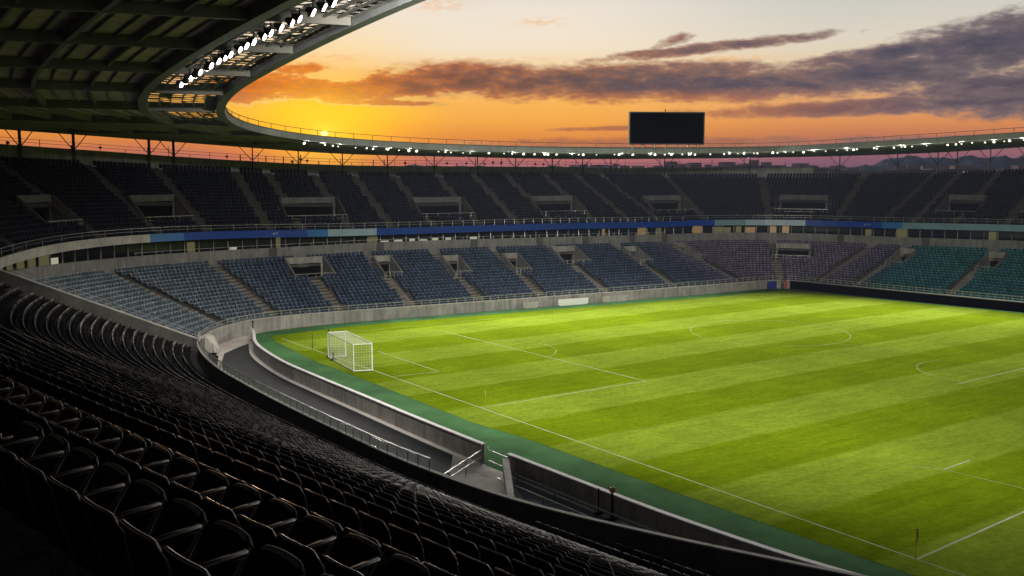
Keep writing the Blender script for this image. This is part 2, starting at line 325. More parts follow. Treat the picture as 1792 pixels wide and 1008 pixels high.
# ------------------------------------------------------------------ mesh builder and tagging
class MB:
    def __init__(s): s.v = []; s.f = []; s.m = []
    def add(s, vs, fs, m=0):
        n = len(s.v); s.v += [tuple(map(float, v)) for v in vs]; s.f += [tuple(i + n for i in f) for f in fs]; s.m += [m] * len(fs)
    def quad(s, a, b, c, d, m=0): s.add([a, b, c, d], [(0, 1, 2, 3)], m)
    def hexa(s, p, m=0): s.add(p, [(3, 2, 1, 0), (4, 5, 6, 7), (0, 1, 5, 4), (1, 2, 6, 5), (2, 3, 7, 6), (3, 0, 4, 7)], m)   # 4 bottom, 4 top
    def box(s, c, sz, rz=0, m=0):
        x, y, z = (k / 2 for k in sz); ca, sa = math.cos(rz), math.sin(rz)
        s.hexa([(c[0] + px * ca - py * sa, c[1] + px * sa + py * ca, c[2] + pz) for pz in (-z, z) for px, py in ((-x, -y), (x, -y), (x, y), (-x, y))], m)
    def bar(s, p, q, w, h=None, m=0):
        h = h or w; p, q = Vector(p), Vector(q); d = (q - p).normalized()
        a = d.cross(Vector((0, 0, 1))); a = Vector((1, 0, 0)) if a.length < 1e-4 else a.normalized(); b = a.cross(d).normalized()
        a *= w / 2; b *= h / 2
        s.hexa([p - a - b, p + a - b, p + a + b, p - a + b, q - a - b, q + a - b, q + a + b, q - a + b], m)
    def tube(s, p, q, r, n=8, r2=None, m=0):
        r2 = r if r2 is None else r2; p, q = Vector(p), Vector(q); d = (q - p).normalized()
        a = d.cross(Vector((0, 0, 1))); a = Vector((1, 0, 0)) if a.length < 1e-4 else a.normalized(); b = a.cross(d)
        vs = [p + (a * math.cos(t) + b * math.sin(t)) * r for t in np.linspace(0, 2 * math.pi, n, False)] + [q + (a * math.cos(t) + b * math.sin(t)) * r2 for t in np.linspace(0, 2 * math.pi, n, False)]
        s.add(vs, [(i, (i + 1) % n, n + (i + 1) % n, n + i) for i in range(n)] + [tuple(range(n))[::-1], tuple(range(n, 2 * n))], m)
    def sweep(s, C, ss, prof, closed=True, m=0, caps=True):
        # prof: list of (offset, z), each a number or a function of s
        ss = np.asarray(ss, float); rings = []
        for o, z in prof:
            ov = o(ss) if callable(o) else np.full(len(ss), o); zv = z(ss) if callable(z) else np.full(len(ss), z)
            x, y = C.at(ss, ov); rings.append(np.c_[x, y, zv])
        k = len(prof); n = len(ss); V = np.stack(rings, 1).reshape(-1, 3); F = []
        for i in range(n - 1):
            for j in range(k if closed else k - 1):
                j2 = (j + 1) % k; F.append((i * k + j, (i + 1) * k + j, (i + 1) * k + j2, i * k + j2))
        if closed and caps and k > 2: F += [tuple(range(k)), tuple(range((n - 1) * k, n * k))[::-1]]
        s.add(V, F, m)
    def build(s, name, mats, parent=None, smooth=False, loc=None):
        me = bpy.data.meshes.new(name); me.from_pydata(s.v, [], s.f)
        for x in (mats if isinstance(mats, (list, tuple)) else [mats]): me.materials.append(x)
        me.polygons.foreach_set('material_index', s.m)
        if smooth: me.polygons.foreach_set('use_smooth', [True] * len(s.f))
        me.update(); o = bpy.data.objects.new(name, me); COL.objects.link(o)
        if parent is not None:
            o.parent = parent; o.matrix_parent_inverse = Matrix.Translation(-Vector(parent.location)) if parent.type == 'EMPTY' and parent.rotation_euler.z == 0 else Matrix()
        return o
def tag(o, label, cat, group=None):
    o['label'] = label; o['category'] = cat
    if group: o['group'] = group
    return o
def struct(o, kind='structure'): o['kind'] = kind; return o
def empty(name, loc, label, cat, group=None):
    o = bpy.data.objects.new(name, None); COL.objects.link(o); o.location = loc; o.empty_display_size = .3
    return tag(o, label, cat, group)
def part(mb, name, mats, parent, **k): return mb.build(name, mats, parent, **k)
ORD = 'first second third fourth fifth sixth seventh eighth ninth tenth eleventh twelfth thirteenth fourteenth fifteenth sixteenth seventeenth eighteenth nineteenth twentieth'.split()
TENS = {2: 'twenty', 3: 'thirty', 4: 'forty', 5: 'fifty', 6: 'sixty', 7: 'seventy', 8: 'eighty', 9: 'ninety'}
TENTH = {2: 'twentieth', 3: 'thirtieth', 4: 'fortieth', 5: 'fiftieth', 6: 'sixtieth', 7: 'seventieth', 8: 'eightieth', 9: 'ninetieth'}
def nth(i):                       # 1-based ordinal in words
    if i <= 20: return ORD[i - 1]
    return TENTH[i // 10] if i % 10 == 0 else TENS[i // 10] + '-' + ORD[i % 10 - 1]
def srange(a, b, st): return np.linspace(a, b, max(2, int(round((b - a) / st)) + 1))

# ------------------------------------------------------------------ ground, surround, pitch, road
def poly(name, pts, z, m):
    vv = [Vector((float(x), float(y), z)) for x, y in pts]; me = bpy.data.meshes.new(name)
    me.from_pydata(vv, [], [tuple(t) for t in tessellate_polygon([vv])]); me.materials.append(m); o = bpy.data.objects.new(name, me); COL.objects.link(o); return struct(o)
g = MB(); RG = 2400
g.quad((-1850, -380, -4), (1850, -380, -4), (1850, RG, -4), (-1850, RG, -4)); struct(g.build('ground', M['soil']))
ss = np.arange(0, S_END, 1.)
inner = [tuple(p) for p in np.c_[WC.at(np.arange(0, WC_END, 1.), 0)]] + [tuple(p) for p in np.c_[B.at(np.arange(S_DIV, S_END, 1.), .1)]]
poly('green_surround', inner + [(120, 60)], -.008, M['turf_green'])
gl0, gl1 = Vector((18.3, 41.3)), Vector((-24.2, 98.7))
edge = [(48, 4), (30, 24.4), (17.9, 39.0), (9.2, 50.0), (0.9, 61.0), (-2.8, 65.0), (-11.3, 77.2), (-17.8, 86.1), (-24.3, 96.8), (-25.6, 100.2)]
far = [tuple(p) for p in np.c_[B.at(np.arange(152, 212, 2.), -2.6)]] + [(39.6, 139.6)] + [tuple(p) for p in np.c_[B.at(np.arange(228, 290, 2.), -1.3)]]
poly('pitch', edge + far + [(100, 70)], 0., M['grass'])
BAR = [(-27.3, 98.9), (-25.9, 94.5), (-24.9, 91), (-23.4, 87.4), (-19.5, 80.4), (-15.2, 74.2), (-10.1, 67.1), (-6.6, 62.2), (-1.2, 54.9), (-.5, 54.0), (3.2, 49.2), (8.1, 43.0), (13.9, 36.9), (20, 32.6), (30, 26.2), (46, 18)]
BC = Curve(spline(BAR), .6)
def near_s(C, x, y): return C.s[np.hypot(C.q[:, 0] - x, C.q[:, 1] - y).argmin()]
b_gap0, b_gap1 = near_s(BC, -1.3, 55.0), near_s(BC, -.1, 53.5)
bs = np.arange(0, BC.L, 1.)
wside = [tuple(p) for p in np.c_[WC.at(np.arange(10, WC_END, 1.), -.02)]][::-1]
bside = [tuple(p) for p in np.c_[BC.at(bs, -.1)]]
bl = [tuple(p) for p in np.c_[B.at(np.arange(S_DIV, near_s(B, -27.6, 101.), 1.), .05)]]
poly('paved_path', bside[::-1] + bl[::-1] + wside, -.004, M['paving'])
rd = [tuple(p) for p in np.c_[BC.at(np.arange(3.2, b_gap0 - 2.2, 1.), -.55)]]
k0, k1 = near_s(WC, -3.6, 46.9), near_s(WC, -22.5, 73.)
rw = [tuple(p) for p in np.c_[WC.at(np.arange(k0, k1, 1.), -.9)]]
poly('service_road', rd + [(-3.6, 53.6)] + rw + [(-24.2, 79.), (-26.6, 85.8), (-27.7, 90.4), (-27.2, 94.2), (-26.4, 96.2)], 0., M['asphalt'])
bf = [tuple(p) for p in np.c_[BC.at(np.arange(b_gap1 + .4, BC.L, 1.), -.35)]]
wf = [tuple(p) for p in np.c_[WC.at(np.arange(10, near_s(WC, 1.2, 42.7), 1.), -.5)]]
poly('grey_floor', bf + wf, 0., M['bluefloor'])
# drain channel along the foot of the barrier
d = MB(); d.sweep(BC, np.arange(2.5, b_gap0 - 1, 1.), [(-.3, .004), (-.5, .004)], False); struct(d.build('drain_channel', M['cap']))

# pitch markings
pl = MB()
def stroke(pts, w=.11, m=0):
    w *= .82
    pts = [Vector(p) for p in pts]; n = len(pts); e = []
    for i, p in enumerate(pts):
        t = (pts[min(i + 1, n - 1)] - pts[max(i - 1, 0)]).normalized(); e.append((p + Vector((-t.y, t.x)) * w / 2, p - Vector((-t.y, t.x)) * w / 2))
    for i in range(n - 1): pl.quad((*e[i][0], .006), (*e[i + 1][0], .006), (*e[i + 1][1], .006), (*e[i][1], .006), m)
def arc(c, r, a0, a1, n=40): return [(c[0] + r * math.cos(t), c[1] + r * math.sin(t)) for t in np.linspace(math.radians(a0), math.radians(a1), n)]
stroke([gl0 + (gl0 - gl1) * .3, gl1]); stroke([gl0, (60, 72.6)], .16); stroke([gl1, (39.8, 138.6)], .11, 1); stroke([(39.8, 138.6), (75, 95.5)], .11, 1)
stroke([(-2.3, 69.1), (11.2, 78.2)]); stroke([(11.2, 78.2), (-7.5, 103.1)]); stroke([(-7.5, 103.1), (-20.3, 93.4)], .08, 1)
stroke([(-10.3, 79.9), (-6.4, 82.0)]); stroke([(-6.4, 82.0), (-13.1, 91.6)]); stroke([(-13.1, 91.6), (-17.1, 89.1)], .08, 1)
stroke(arc((-1.4, 91.9), 5.7, -40, 96), .11, 1); stroke(arc((28., 102.6), 8.4, 0, 360, 90), .12, 1); stroke([(33.0, 95.9), (38.6, 91.4)], .1, 1)
stroke(arc((41.3, 82.0), 5.4, 105, 226), .13, 1); stroke([(36.9, 77.2), (47.5, 84.8)], .13)
stroke([(25.4, 54.4), (27.8, 56.2)], .13); stroke([(22.5, 55.6), (25.4, 54.4), (29.5, 49.5)], .1, 1)
struct(pl.build('pitch_markings', [M['line'], M['line_faint']]))

# ------------------------------------------------------------------ perimeter walls
def wall_thing(name, label, C, ss, o0, o1, z0, z1, m, cap=None, cat='wall', joints=0):
    x, y = C.at(float(np.mean(ss))); e = empty(name, (float(x), float(y), 0), label, cat)
    a0, a1 = float(ss[0]), float(ss[-1]); nj = max(1, int((a1 - a0) / 5.5))
    zq = z1 if callable(z1) else (lambda s: np.full(len(s), z1))
    w = MB(); w.sweep(C, ss, [(o0 + .04, z0), (o0 + .04, lambda s: zq(s) - .02), (o1 - .04, lambda s: zq(s) - .02), (o1 - .04, z0)]); part(w, 'wall_core', M['concrete_dark'], e)
    for q in range(nj):                                          # cast panels with open joints
        w = MB(); w.sweep(C, srange(a0 + (a1 - a0) * q / nj + .02, a0 + (a1 - a0) * (q + 1) / nj - .02, .7), [(o0, z0), (o0, z1), (o1, z1), (o1, z0)]); part(w, 'wall_panel', m, e)
    if cap:
        zt1 = z1 if callable(z1) else (lambda s: np.full(len(s), z1))
        c = MB(); c.sweep(C, ss, [(o0 - .05, lambda s: zt1(s) + .002), (o0 - .05, lambda s: zt1(s) + .07), (o1 + .05, lambda s: zt1(s) + .07), (o1 + .05, lambda s: zt1(s) + .002)]); part(c, 'coping', cap, e)
    return e
wall_thing('perimeter_wall', 'long grey concrete wall below the far and left lower seats', B, np.arange(S_DIV + .2, 221.6, .8), 0., .32, -.05, lambda s: zt('wall', s), M['concrete'], M['concrete_pale'])
wall_thing('perimeter_wall', 'concrete wall hidden behind the black advertising boards on the right', B, np.arange(222., S_END, .8), .15, .4, -.05, 1.22, M['concrete'], M['cap'])
wall_thing('stand_wall', 'dark curved concrete wall in front of the foreground seats', WC, np.arange(8, WC_END + .01, .6), 0., .15, -2.5, 2.0, M['concrete_dark'], M['concrete_pale'])
wall_thing('barrier_wall', 'grey curved barrier with white coping between the black road and the green strip', BC, np.arange(.2, b_gap0, .5), -.10, .10, -.02, 1.15, M['concrete'], M['cap'])
wall_thing('barrier_wall', 'grey barrier with white coping right of the gap, running out at the bottom', BC, np.r_[np.arange(b_gap1, BC.L, .5)], -.10, .10, -.02, 1.15, M['concrete'], M['cap'])
# radial wall between the foreground stand and the left lower stand
def divz(t): return 1.75 + .405 * (t - .4)
nx, ny = B.nor(S_DIV); e = empty('divider_wall', (*map(float, B.at(S_DIV, 9)), 0), 'dark sloping wall dividing the foreground seats from the left lower seats', 'wall')
w = MB(); ts = np.arange(0.32, 18.2, .6); tx, ty = ny, -nx
for i in range(len(ts) - 1):
    q = []
    for t in (ts[i], ts[i + 1]):
        x, y = B.at(S_DIV, t)
        for k in (-.16, .16): q.append((x + tx * k, y + ty * k, t))
    a, b, c, dd = q
    w.hexa([(a[0], a[1], -.5), (c[0], c[1], -.5), (dd[0], dd[1], -.5), (b[0], b[1], -.5), (a[0], a[1], divz(a[2])), (c[0], c[1], divz(c[2])), (dd[0], dd[1], divz(dd[2])), (b[0], b[1], divz(b[2]))])
part(w, 'wall_panel', M['concrete_dark'], e)
w = MB(); a = B.at(S_DIV, .32); b = B.at(S_DIV, 17.9)
w.bar((*a, divz(.3) + .036), (*b, divz(17.9) + .036), .42, .07); part(w, 'coping', M['concrete_pale'], e)
# handrail along the divider
r = empty('handrail', (*map(float, B.at(S_DIV, 6)), 2), 'thin grey handrail on top of the sloping dark divider wall', 'railing')
w = MB(); w.bar((*B.at(S_DIV + .1, .5), divz(.5) + .6), (*B.at(S_DIV + .1, 16.5), divz(16.5) + .6), .05); w.bar((*B.at(S_DIV + .1, .5), divz(.5) + .32), (*B.at(S_DIV + .1, 16.5), divz(16.5) + .32), .03); part(w, 'top_rail', M['rail'], r)
for t in np.arange(.6, 16.6, 1.3):
    w = MB(); w.bar((*B.at(S_DIV + .1, t), divz(t) + .05), (*B.at(S_DIV + .1, t), divz(t) + .6), .045); part(w, 'post', M['rail'], r)

# ------------------------------------------------------------------ rows, aisles, vomitories
class Row:
    def __init__(s, C, s0, s1, o):
        s.ss = np.arange(s0, s1, .2); s.x, s.y = C.at(s.ss, o); s.A = np.r_[0, np.cumsum(np.hypot(np.diff(s.x), np.diff(s.y)))]
    def a(s, u): return np.interp(u, s.ss, s.A)
def blocked(row, u, gaps):
    au = row.a(u); m = np.zeros(len(au), bool)
    for c, w, *_ in gaps: m |= np.abs(au - row.a(c)) < w
    return m
def runs(mask):
    i = 0; n = len(mask)
    while i < n:
        if mask[i]:
            j = i
            while j + 1 < n and mask[j + 1]: j += 1
            if j > i: yield i, j
            i = j + 1
        else: i += 1
SEATS = []                                  # (x, y, z, angle, r, g, b, lod)
def rowseats(C, s0, s1, o, zf, gaps, colour, lod, pitch=.56, keep=None):
    row = Row(C, s0, s1, o); a = np.arange(.3, row.A[-1] - .3, pitch); u = np.interp(a, row.A, row.ss)
    m = ~blocked(row, u, gaps)
    u = u[m]; x, y = C.at(u, o)
    if keep is not None:
        k = keep(x, y); u, x, y = u[k], x[k], y[k]
    nx, ny = C.nor(u); th = np.arctan2(nx, -ny); z = zf(u)
    col = colour(u, len(u))
    SEATS.append((np.c_[x, y, z, th], col, lod)); return u

# --- far and left lower stand
LOW_N, LOW_P = 19, .85
def low_o(k): return 1.25 + LOW_P * k
def low_z(s, k): return .6 + (zt('conc', s) - .95 - .6) * k / (LOW_N - 1)
LOW_AIS = [139.2, 145.7, 153.2, 162.2, 171.8, 180.8, 190.8, 202.8, 215.3, 221.3, 225.8, 231.9, 245.4, 256.]
LOW_VOM = [(153.4, 2.6, 12, 17), (163.3, 1.25, 11, 16), (172.9, 1.25, 10, 15), (182., 1.25, 10, 15), (192., 2.2, 12, 17), (203.9, 1.25, 11, 16), (215.4, 1.3, 12, 17), (221.9, 3.0, 11, 16), (233.2, 1.3, 11, 16), (246.6, 1.25, 11, 16)]
UP_N, UP_P = 20, .8
def up_o(k): return 18.6 + UP_P * k
def up_z(s, k): return (zt('rib', s) - .45) + (zt('par', s) - .95 - zt('rib', s) + .45) * k / (UP_N - 1)
UP_VOM = [(138.6, 2.6, 4, 9), (144.2, 3.2, 4, 9), (157.2, 4.2, 4, 9), (176.3, 4.2, 4, 9), (196.3, 4.2, 4, 9), (218.0, 4.2, 4, 9), (222.0, 4.4, 4, 9), (236.9, 3.0, 4, 9), (250., 3., 4, 9)]
UP_AIS = [133.2, 139.6, 142.9, 146.0, 150.6, 154.4, 160.4, 166.5, 172.8, 179.8, 186.2, 192.5, 200.2, 207.5, 214.5, 219.2, 221.2, 223.2, 226.3, 231.6, 238.2, 246., 254.]

def tread(mb, C, s0, s1, o, depth, zf, zprev, gaps):
    row = Row(C, s0, s1, o); ok = ~blocked(row, row.ss, gaps) if gaps else np.ones(len(row.ss), bool)
    for i, j in runs(ok):
        u = np.unique(np.r_[row.ss[i:j + 1:6], row.ss[j]])
        if len(u) < 2: continue
        mb.sweep(C, u, [(o, zprev), (o, zf), (o + depth, zf)], False)
def build_tier(name, label, C, s0, s1, n, of, zf, depth, aisles, voms, mterr, aw, group=None):
    x, y = C.at((s0 + s1) / 2, of(0)); e = empty(name, (float(x), float(y), 0), label, 'stand')
    t = MB()
    for k in range(n):
        gaps = [(c, w) for c, w, a, b in voms if a <= k < b]
        tread(t, C, s0, s1, of(k) - depth * .45, depth, lambda s, k=k: zf(s, k), lambda s, k=k: zf(s, k - 1), gaps)
    part(t, 'terrace', mterr, e)
    for c in aisles:                                             # a flight of half steps up each aisle
        a = MB(); w0, w1 = aw
        for k in range(n):
            if any(abs(Row(C, s0, s1, of(k)).a(c) - Row(C, s0, s1, of(k)).a(v[0])) < v[1] and v[2] <= k < v[3] for v in voms):
                if a.v: part(a, 'step_aisle', M['aisle'] if aw[0] > .6 else M['aisle_dark'], e); a = MB()
                continue
            for h in (0, 1):
                o = of(k) - depth * .45 + depth * .5 * h; z = float(zf(c, k)) + .01 + (float(zf(c, k)) - float(zf(c, k - 1))) * .5 * h
                px, py = C.at(c, o); qx, qy = C.at(c, o + depth * .5); n_ = C.nor(c); tx, ty = n_[1] * w0, -n_[0] * w0
                a.hexa([(px - tx, py - ty, z - .35), (px + tx, py + ty, z - .35), (qx + tx, qy + ty, z - .35), (qx - tx, qy - ty, z - .35), (px - tx, py - ty, z), (px + tx, py + ty, z), (qx + tx, qy + ty, z), (qx - tx, qy - ty, z)])
        if a.v: part(a, 'step_aisle', M['aisle'] if aw[0] > .6 else M['aisle_dark'], e)
    for c, w, ka, kb in voms:                                    # stairway mouth cut into the rows
        r0, r1 = Row(C, s0, s1, of(ka)), Row(C, s0, s1, of(kb)); oa, ob = of(ka) - depth * .45, of(kb) - depth * .45
        sl0, sr0 = np.interp([r0.a(c) - w, r0.a(c) + w], r0.A, r0.ss); sl1, sr1 = np.interp([r1.a(c) - w, r1.a(c) + w], r1.A, r1.ss)
        z0 = float(zf(c, ka - 1)); z1 = float(zf(c, kb)) ; v = empty('vomitory', (0, 0, 0), '', '') if False else None
        A, Bq, D, Cq = C.at(sl0, oa), C.at(sr0, oa), C.at(sl1, ob), C.at(sr1, ob)
        A, Bq, Cq, D = (Vector((float(p[0]), float(p[1]))) for p in (A, Bq, Cq, D))
        b = MB(); zl0, zl1 = z0 + .75, z1 + .95
        def prism(P, Q, za, zb, th=.22):
            n_ = (Q - P).normalized(); n_ = Vector((-n_.y, n_.x)) * th / 2
            b.hexa([(P.x - n_.x, P.y - n_.y, z0 - .3), (P.x + n_.x, P.y + n_.y, z0 - .3), (Q.x + n_.x, Q.y + n_.y, z0 - .3), (Q.x - n_.x, Q.y - n_.y, z0 - .3),
                    (P.x - n_.x, P.y - n_.y, za), (P.x + n_.x, P.y + n_.y, za), (Q.x + n_.x, Q.y + n_.y, zb), (Q.x - n_.x, Q.y - n_.y, zb)])
        prism(A, D, zl0, zl1); prism(Bq, Cq, zl0, zl1)
        b.quad((A.x, A.y, z0), (Bq.x, Bq.y, z0), (Cq.x, Cq.y, z0), (D.x, D.y, z0))
        vm = part(b, 'vomitory', M['concrete_mid'] if aw[0] > .6 else M['terrace'], e)
        # head wall over a dark opening
        b = MB(); m_ = (Cq - D); zz = z1 + .12
        def panel(f0, f1, za, zb, mi=0, back=.0):
            P = D + m_ * f0; Q = D + m_ * f1; nn = Vector((-m_.y, m_.x)).normalized(); P = P + nn * back; Q = Q + nn * back
            o_ = nn * .2; b.hexa([(P.x, P.y, za), (Q.x, Q.y, za), (Q.x + o_.x, Q.y + o_.y, za), (P.x + o_.x, P.y + o_.y, za), (P.x, P.y, zb), (Q.x, Q.y, zb), (Q.x + o_.x, Q.y + o_.y, zb), (P.x + o_.x, P.y + o_.y, zb)], mi)
        panel(.04, .96, zz, zl1)
        panel(.04, .08, z0, zz); panel(.92, .96, z0, zz)
        hw = b.build('head_wall', M['concrete'] if aw[0] > .6 else M['vom_head'], vm)
        b = MB(); panel(.06, .94, z0, zz - .01, 0, .8); b.build('doorway_shade', M['black'], vm)  # black panel standing in for the darkness inside the opening
        b = MB(); P0, P1 = A, Bq
        b.bar((P0.x, P0.y, z0 + .95), (P1.x, P1.y, z0 + .95), .05); b.bar((P0.x, P0.y, z0 + .5), (P1.x, P1.y, z0 + .5), .03)
        for f in np.linspace(.08, .92, 5): q = P0 + (P1 - P0) * f; b.bar((q.x, q.y, z0), (q.x, q.y, z0 + .95), .04)
        b.build('guard_rail', M['rail'], vm)
    return e
e_low = build_tier('lower_stand', 'lower stand of pale stepped concrete round the far and right side of the pitch', B, S_DIV + .25, S_END, LOW_N, low_o, low_z, LOW_P, LOW_AIS, LOW_VOM, M['terrace'], (.62, .62))
w = MB(); us = np.arange(S_DIV + .3, S_END, 1.)
w.sweep(B, us, [(17.25, 3.), (17.25, lambda s: zt('conc', s) + .95), (17.55, lambda s: zt('conc', s) + .95), (17.55, 3.)]); part(w, 'back_wall', M['concrete_mid'], e_low)
for k, c in enumerate((150.4, 164.2, 178.2, 189., 197.3, 206.5, 214., 223.6, 234.6)):            # dark gate leaves set in the back wall
    w = MB(); x, y = B.at(c, 17.2); n_ = B.nor(c); w.box((float(x), float(y), float(zt('conc', c)) + .3), (1.1, .1, 1.25), math.atan2(-n_[0], n_[1])); part(w, 'gate_leaf', M['concrete_dark'], e_low)
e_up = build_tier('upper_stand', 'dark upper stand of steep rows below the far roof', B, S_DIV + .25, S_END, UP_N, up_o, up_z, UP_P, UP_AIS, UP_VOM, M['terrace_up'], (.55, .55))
pa = np.arange(S_DIV + .3, 222.4, .8)
w = MB(); w.sweep(B, pa, [(34.5, lambda s: zt('par', s) - .9), (34.5, lambda s: zt('par', s) + .85 + .5 * np.clip((150 - s) / 10, 0, 1)), (34.8, lambda s: zt('par', s) + .85 + .5 * np.clip((150 - s) / 10, 0, 1)), (34.8, 4.)])
part(w, 'parapet', M['concrete'], e_up)
w = MB(); pb = np.arange(222.6, S_END, 1.); w.sweep(B, pb, [(34.5, lambda s: zt('par', s) - 1.2), (34.5, lambda s: zt('par', s) - .45), (34.8, lambda s: zt('par', s) - .45), (34.8, 4.)]); part(w, 'kerb_wall', M['concrete_dark'], e_up)
w = MB(); w.sweep(B, us, [(17.7, lambda s: zt('rib', s) - .9), (36, lambda s: zt('rib', s) - .7)], False); part(w, 'soffit', M['concrete_dark'], e_up)

# --- foreground stand
FG_TOP = 28
def fg_t(k):                      # 0 is the lowest row; the upper rows stand wider apart
    k = np.asarray(k, float); return np.where(k <= 16, 1.25 + .8 * k, 14.05 + 1.2 * (k - 16))
def fg_z(s, t):
    u = np.asarray(t) - 1.45; u = np.where(u < 0, .24 * u, u); f = np.clip((np.asarray(s) - 82.) / 34., 0, 1); f = f * f * (3 - 2 * f)
    uc = np.minimum(u, 27.); return .65 + .5 * (1 - f) * np.clip(1 - u / 12, 0, 1) + (1 - f) * (.598 * uc - .00274 * uc * np.abs(uc) + .45 * (u - uc)) + f * .405 * u
wq = WC.q[:int(WC_END / .5) + 1]; wn = WC.n[:int(WC_END / .5) + 1]
def outside(x, y, gap=1.05):
    d = np.hypot(x[:, None] - wq[None, :, 0], y[:, None] - wq[None, :, 1]); i = d.argmin(1)
    return ((x - wq[i, 0]) * wn[i, 0] + (y - wq[i, 1]) * wn[i, 1]) > gap
e_fg = empty('foreground_stand', (10, 10, 0), 'black stepped stand in the foreground that the camera looks down over', 'stand')
t = MB(); FG_ROWS = list(range(-9, 33))
for k in FG_ROWS:
    tk, tp, tn = (float(fg_t(q)) for q in (k, k - 1, k + 1)); o, oe = tk - .42, tn - .42; u = np.arange(2., S_DIV - .15, .6); x, y = B.at(u, o + .9); ok = outside(x, y, .35)
    for i, j in runs(ok):
        t.sweep(B, u[i:j + 1], [(o, lambda s: fg_z(s, tp)), (o, lambda s: fg_z(s, tk)), (oe, lambda s: fg_z(s, tk))], False)
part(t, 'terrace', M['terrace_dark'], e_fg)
w = MB(); w.sweep(B, np.arange(2, S_DIV - .2, 2.), [(36., 2.), (36., 20.5), (36.4, 20.5), (36.4, 2.)]); part(w, 'unseen_rear_wall', M['concrete_dark'], e_fg)  # unseen wall behind the camera, added to keep the stand dark

# --- seat colours and placement
def jit(n, base, j=.18): return np.clip(np.array(base)[None] * (1 + (rng.random((n, 1)) - .5) * 2 * j), 0, 1)
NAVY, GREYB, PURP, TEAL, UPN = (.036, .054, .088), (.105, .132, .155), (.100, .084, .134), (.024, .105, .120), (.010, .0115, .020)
def lowcol(u, n):
    c = np.tile(np.array(NAVY), (n, 1)); f = np.clip((150 - u) / 14, 0, 1)[:, None]; c = c * (1 - f) + np.array(GREYB) * f
    f = (np.clip((u - 208) / 6, 0, 1) * np.clip((234 - u) / 6, 0, 1))[:, None]; c = c * (1 - f) + np.array(PURP) * f
    f = np.clip((u - 231) / 5, 0, 1)[:, None]; c = c * (1 - f) + np.array(TEAL) * f
    return c * (1 + (rng.random((n, 1)) - .5) * .55)
for k in range(LOW_N):
    gaps = [(c, .78) for c in LOW_AIS] + [(c, w + .3) for c, w, a, b in LOW_VOM if a <= k < b]
    rowseats(B, S_DIV + .5, 262, low_o(k) + .12, lambda s, k=k: low_z(s, k), gaps, lowcol, 1)
for k in range(UP_N):
    gaps = [(c, .7) for c in UP_AIS] + [(c, w + .3) for c, w, a, b in UP_VOM if a <= k < b]
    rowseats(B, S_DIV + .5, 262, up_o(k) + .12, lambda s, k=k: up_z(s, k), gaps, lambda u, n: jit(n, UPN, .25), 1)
FG = []
for k in range(-9, FG_TOP + 2):
    o = float(fg_t(k))
    if o > 28.5: continue
    row = Row(B, 20., S_DIV - .4, o); a = np.arange(.3, row.A[-1], .495); u = np.interp(a, row.A, row.ss); x, y = B.at(u, o); ok = outside(x, y)
    u, x, y = u[ok], x[ok], y[ok]; nx, ny = B.nor(u); FG += [(x_, y_, z_, t_, k) for x_, y_, z_, t_ in zip(x, y, fg_z(u, o), np.arctan2(nx, -ny))]
FG = np.array(FG)
# what the camera frames of them
pc = math.radians(6.969); dz = FG[:, 2] + .7 - EYE
zc = FG[:, 1] * math.cos(pc) - dz * math.sin(pc); yc = FG[:, 1] * math.sin(pc) + dz * math.cos(pc)
with np.errstate(divide='ignore', invalid='ignore'): px = 896 + 1669 * FG[:, 0] / zc; py = 504 - 1669 * yc / zc
vis = (zc > .3) & (px > -60) & (px < 1850) & (py < 1090)
dist = np.where(vis, np.hypot(np.hypot(FG[:, 0], FG[:, 1]), dz), 1e9)
near = np.argsort(dist)[:300]; nearset = set(near.tolist())

# ------------------------------------------------------------------ the seat
def grid_shell(f0, f1, nu, nv):
    # closed shell between two surfaces f0, f1 : (u,v) -> point
    V = [f(u, v) for f in (f0, f1) for v in np.linspace(0, 1, nv + 1) for u in np.linspace(-1, 1, nu + 1)]
    W_ = nu + 1; H_ = (nu + 1) * (nv + 1); F = []
    for j in range(nv):
        for i in range(nu):
            a = j * W_ + i; F.append((a, a + 1, a + 1 + W_, a + W_)); b = a + H_; F.append((b, b + W_, b + 1 + W_, b + 1))
    for i in range(nu):
        F.append((i, i + H_, i + 1 + H_, i + 1)); a = nv * W_ + i; F.append((a, a + 1, a + 1 + H_, a + H_))
    for j in range(nv):
        a = j * W_; F.append((a, a + W_, a + W_ + H_, a + H_)); a = j * W_ + nu; F.append((a, a + H_, a + W_ + H_, a + W_))
    return V, F
def back_surf(th, top):
    def f(u, v):
        hw = .239; x = u * hw
        zt_ = .86 - .05 * abs(u) ** 12 - .010 * u * u
        z = .30 + (zt_ - .30) * v; y = -.06 - .11 * v + .030 * u * u - .02 * math.sin(v * 3.1)
        if v > .86: y -= .035 * (v - .86) / .14                   # lip rolled to the rear
        return (x, y - th * (1 - .35 * u ** 4), z)
    return f
def pan_surf(th):                  # tipped up
    def f(u, v):
        hw = .214; z = .38 + .34 * v - .055 * abs(u) ** 9 * v - .008 * u * u
        return (u * hw, .13 + .16 * v ** 1.5 + .02 * (1 - u * u) * v + th, z)
    return f
def pan_flat(th):                  # left down
    def f(u, v): return (u * .205, .0 + .36 * v - .03 * abs(u) ** 6 * v, .40 + .015 * v + .012 * u * u + th)
    return f
def mesh_of(name, V, F, m, smooth=True):
    me = bpy.data.meshes.new(name); me.from_pydata([tuple(v) for v in V], [], F); me.materials.append(m)
    bm = bmesh.new(); bm.from_mesh(me); bmesh.ops.recalc_face_normals(bm, faces=bm.faces); bm.to_mesh(me); bm.free()
    if smooth: me.polygons.foreach_set('use_smooth', [True] * len(me.polygons))
    me.update(); return me
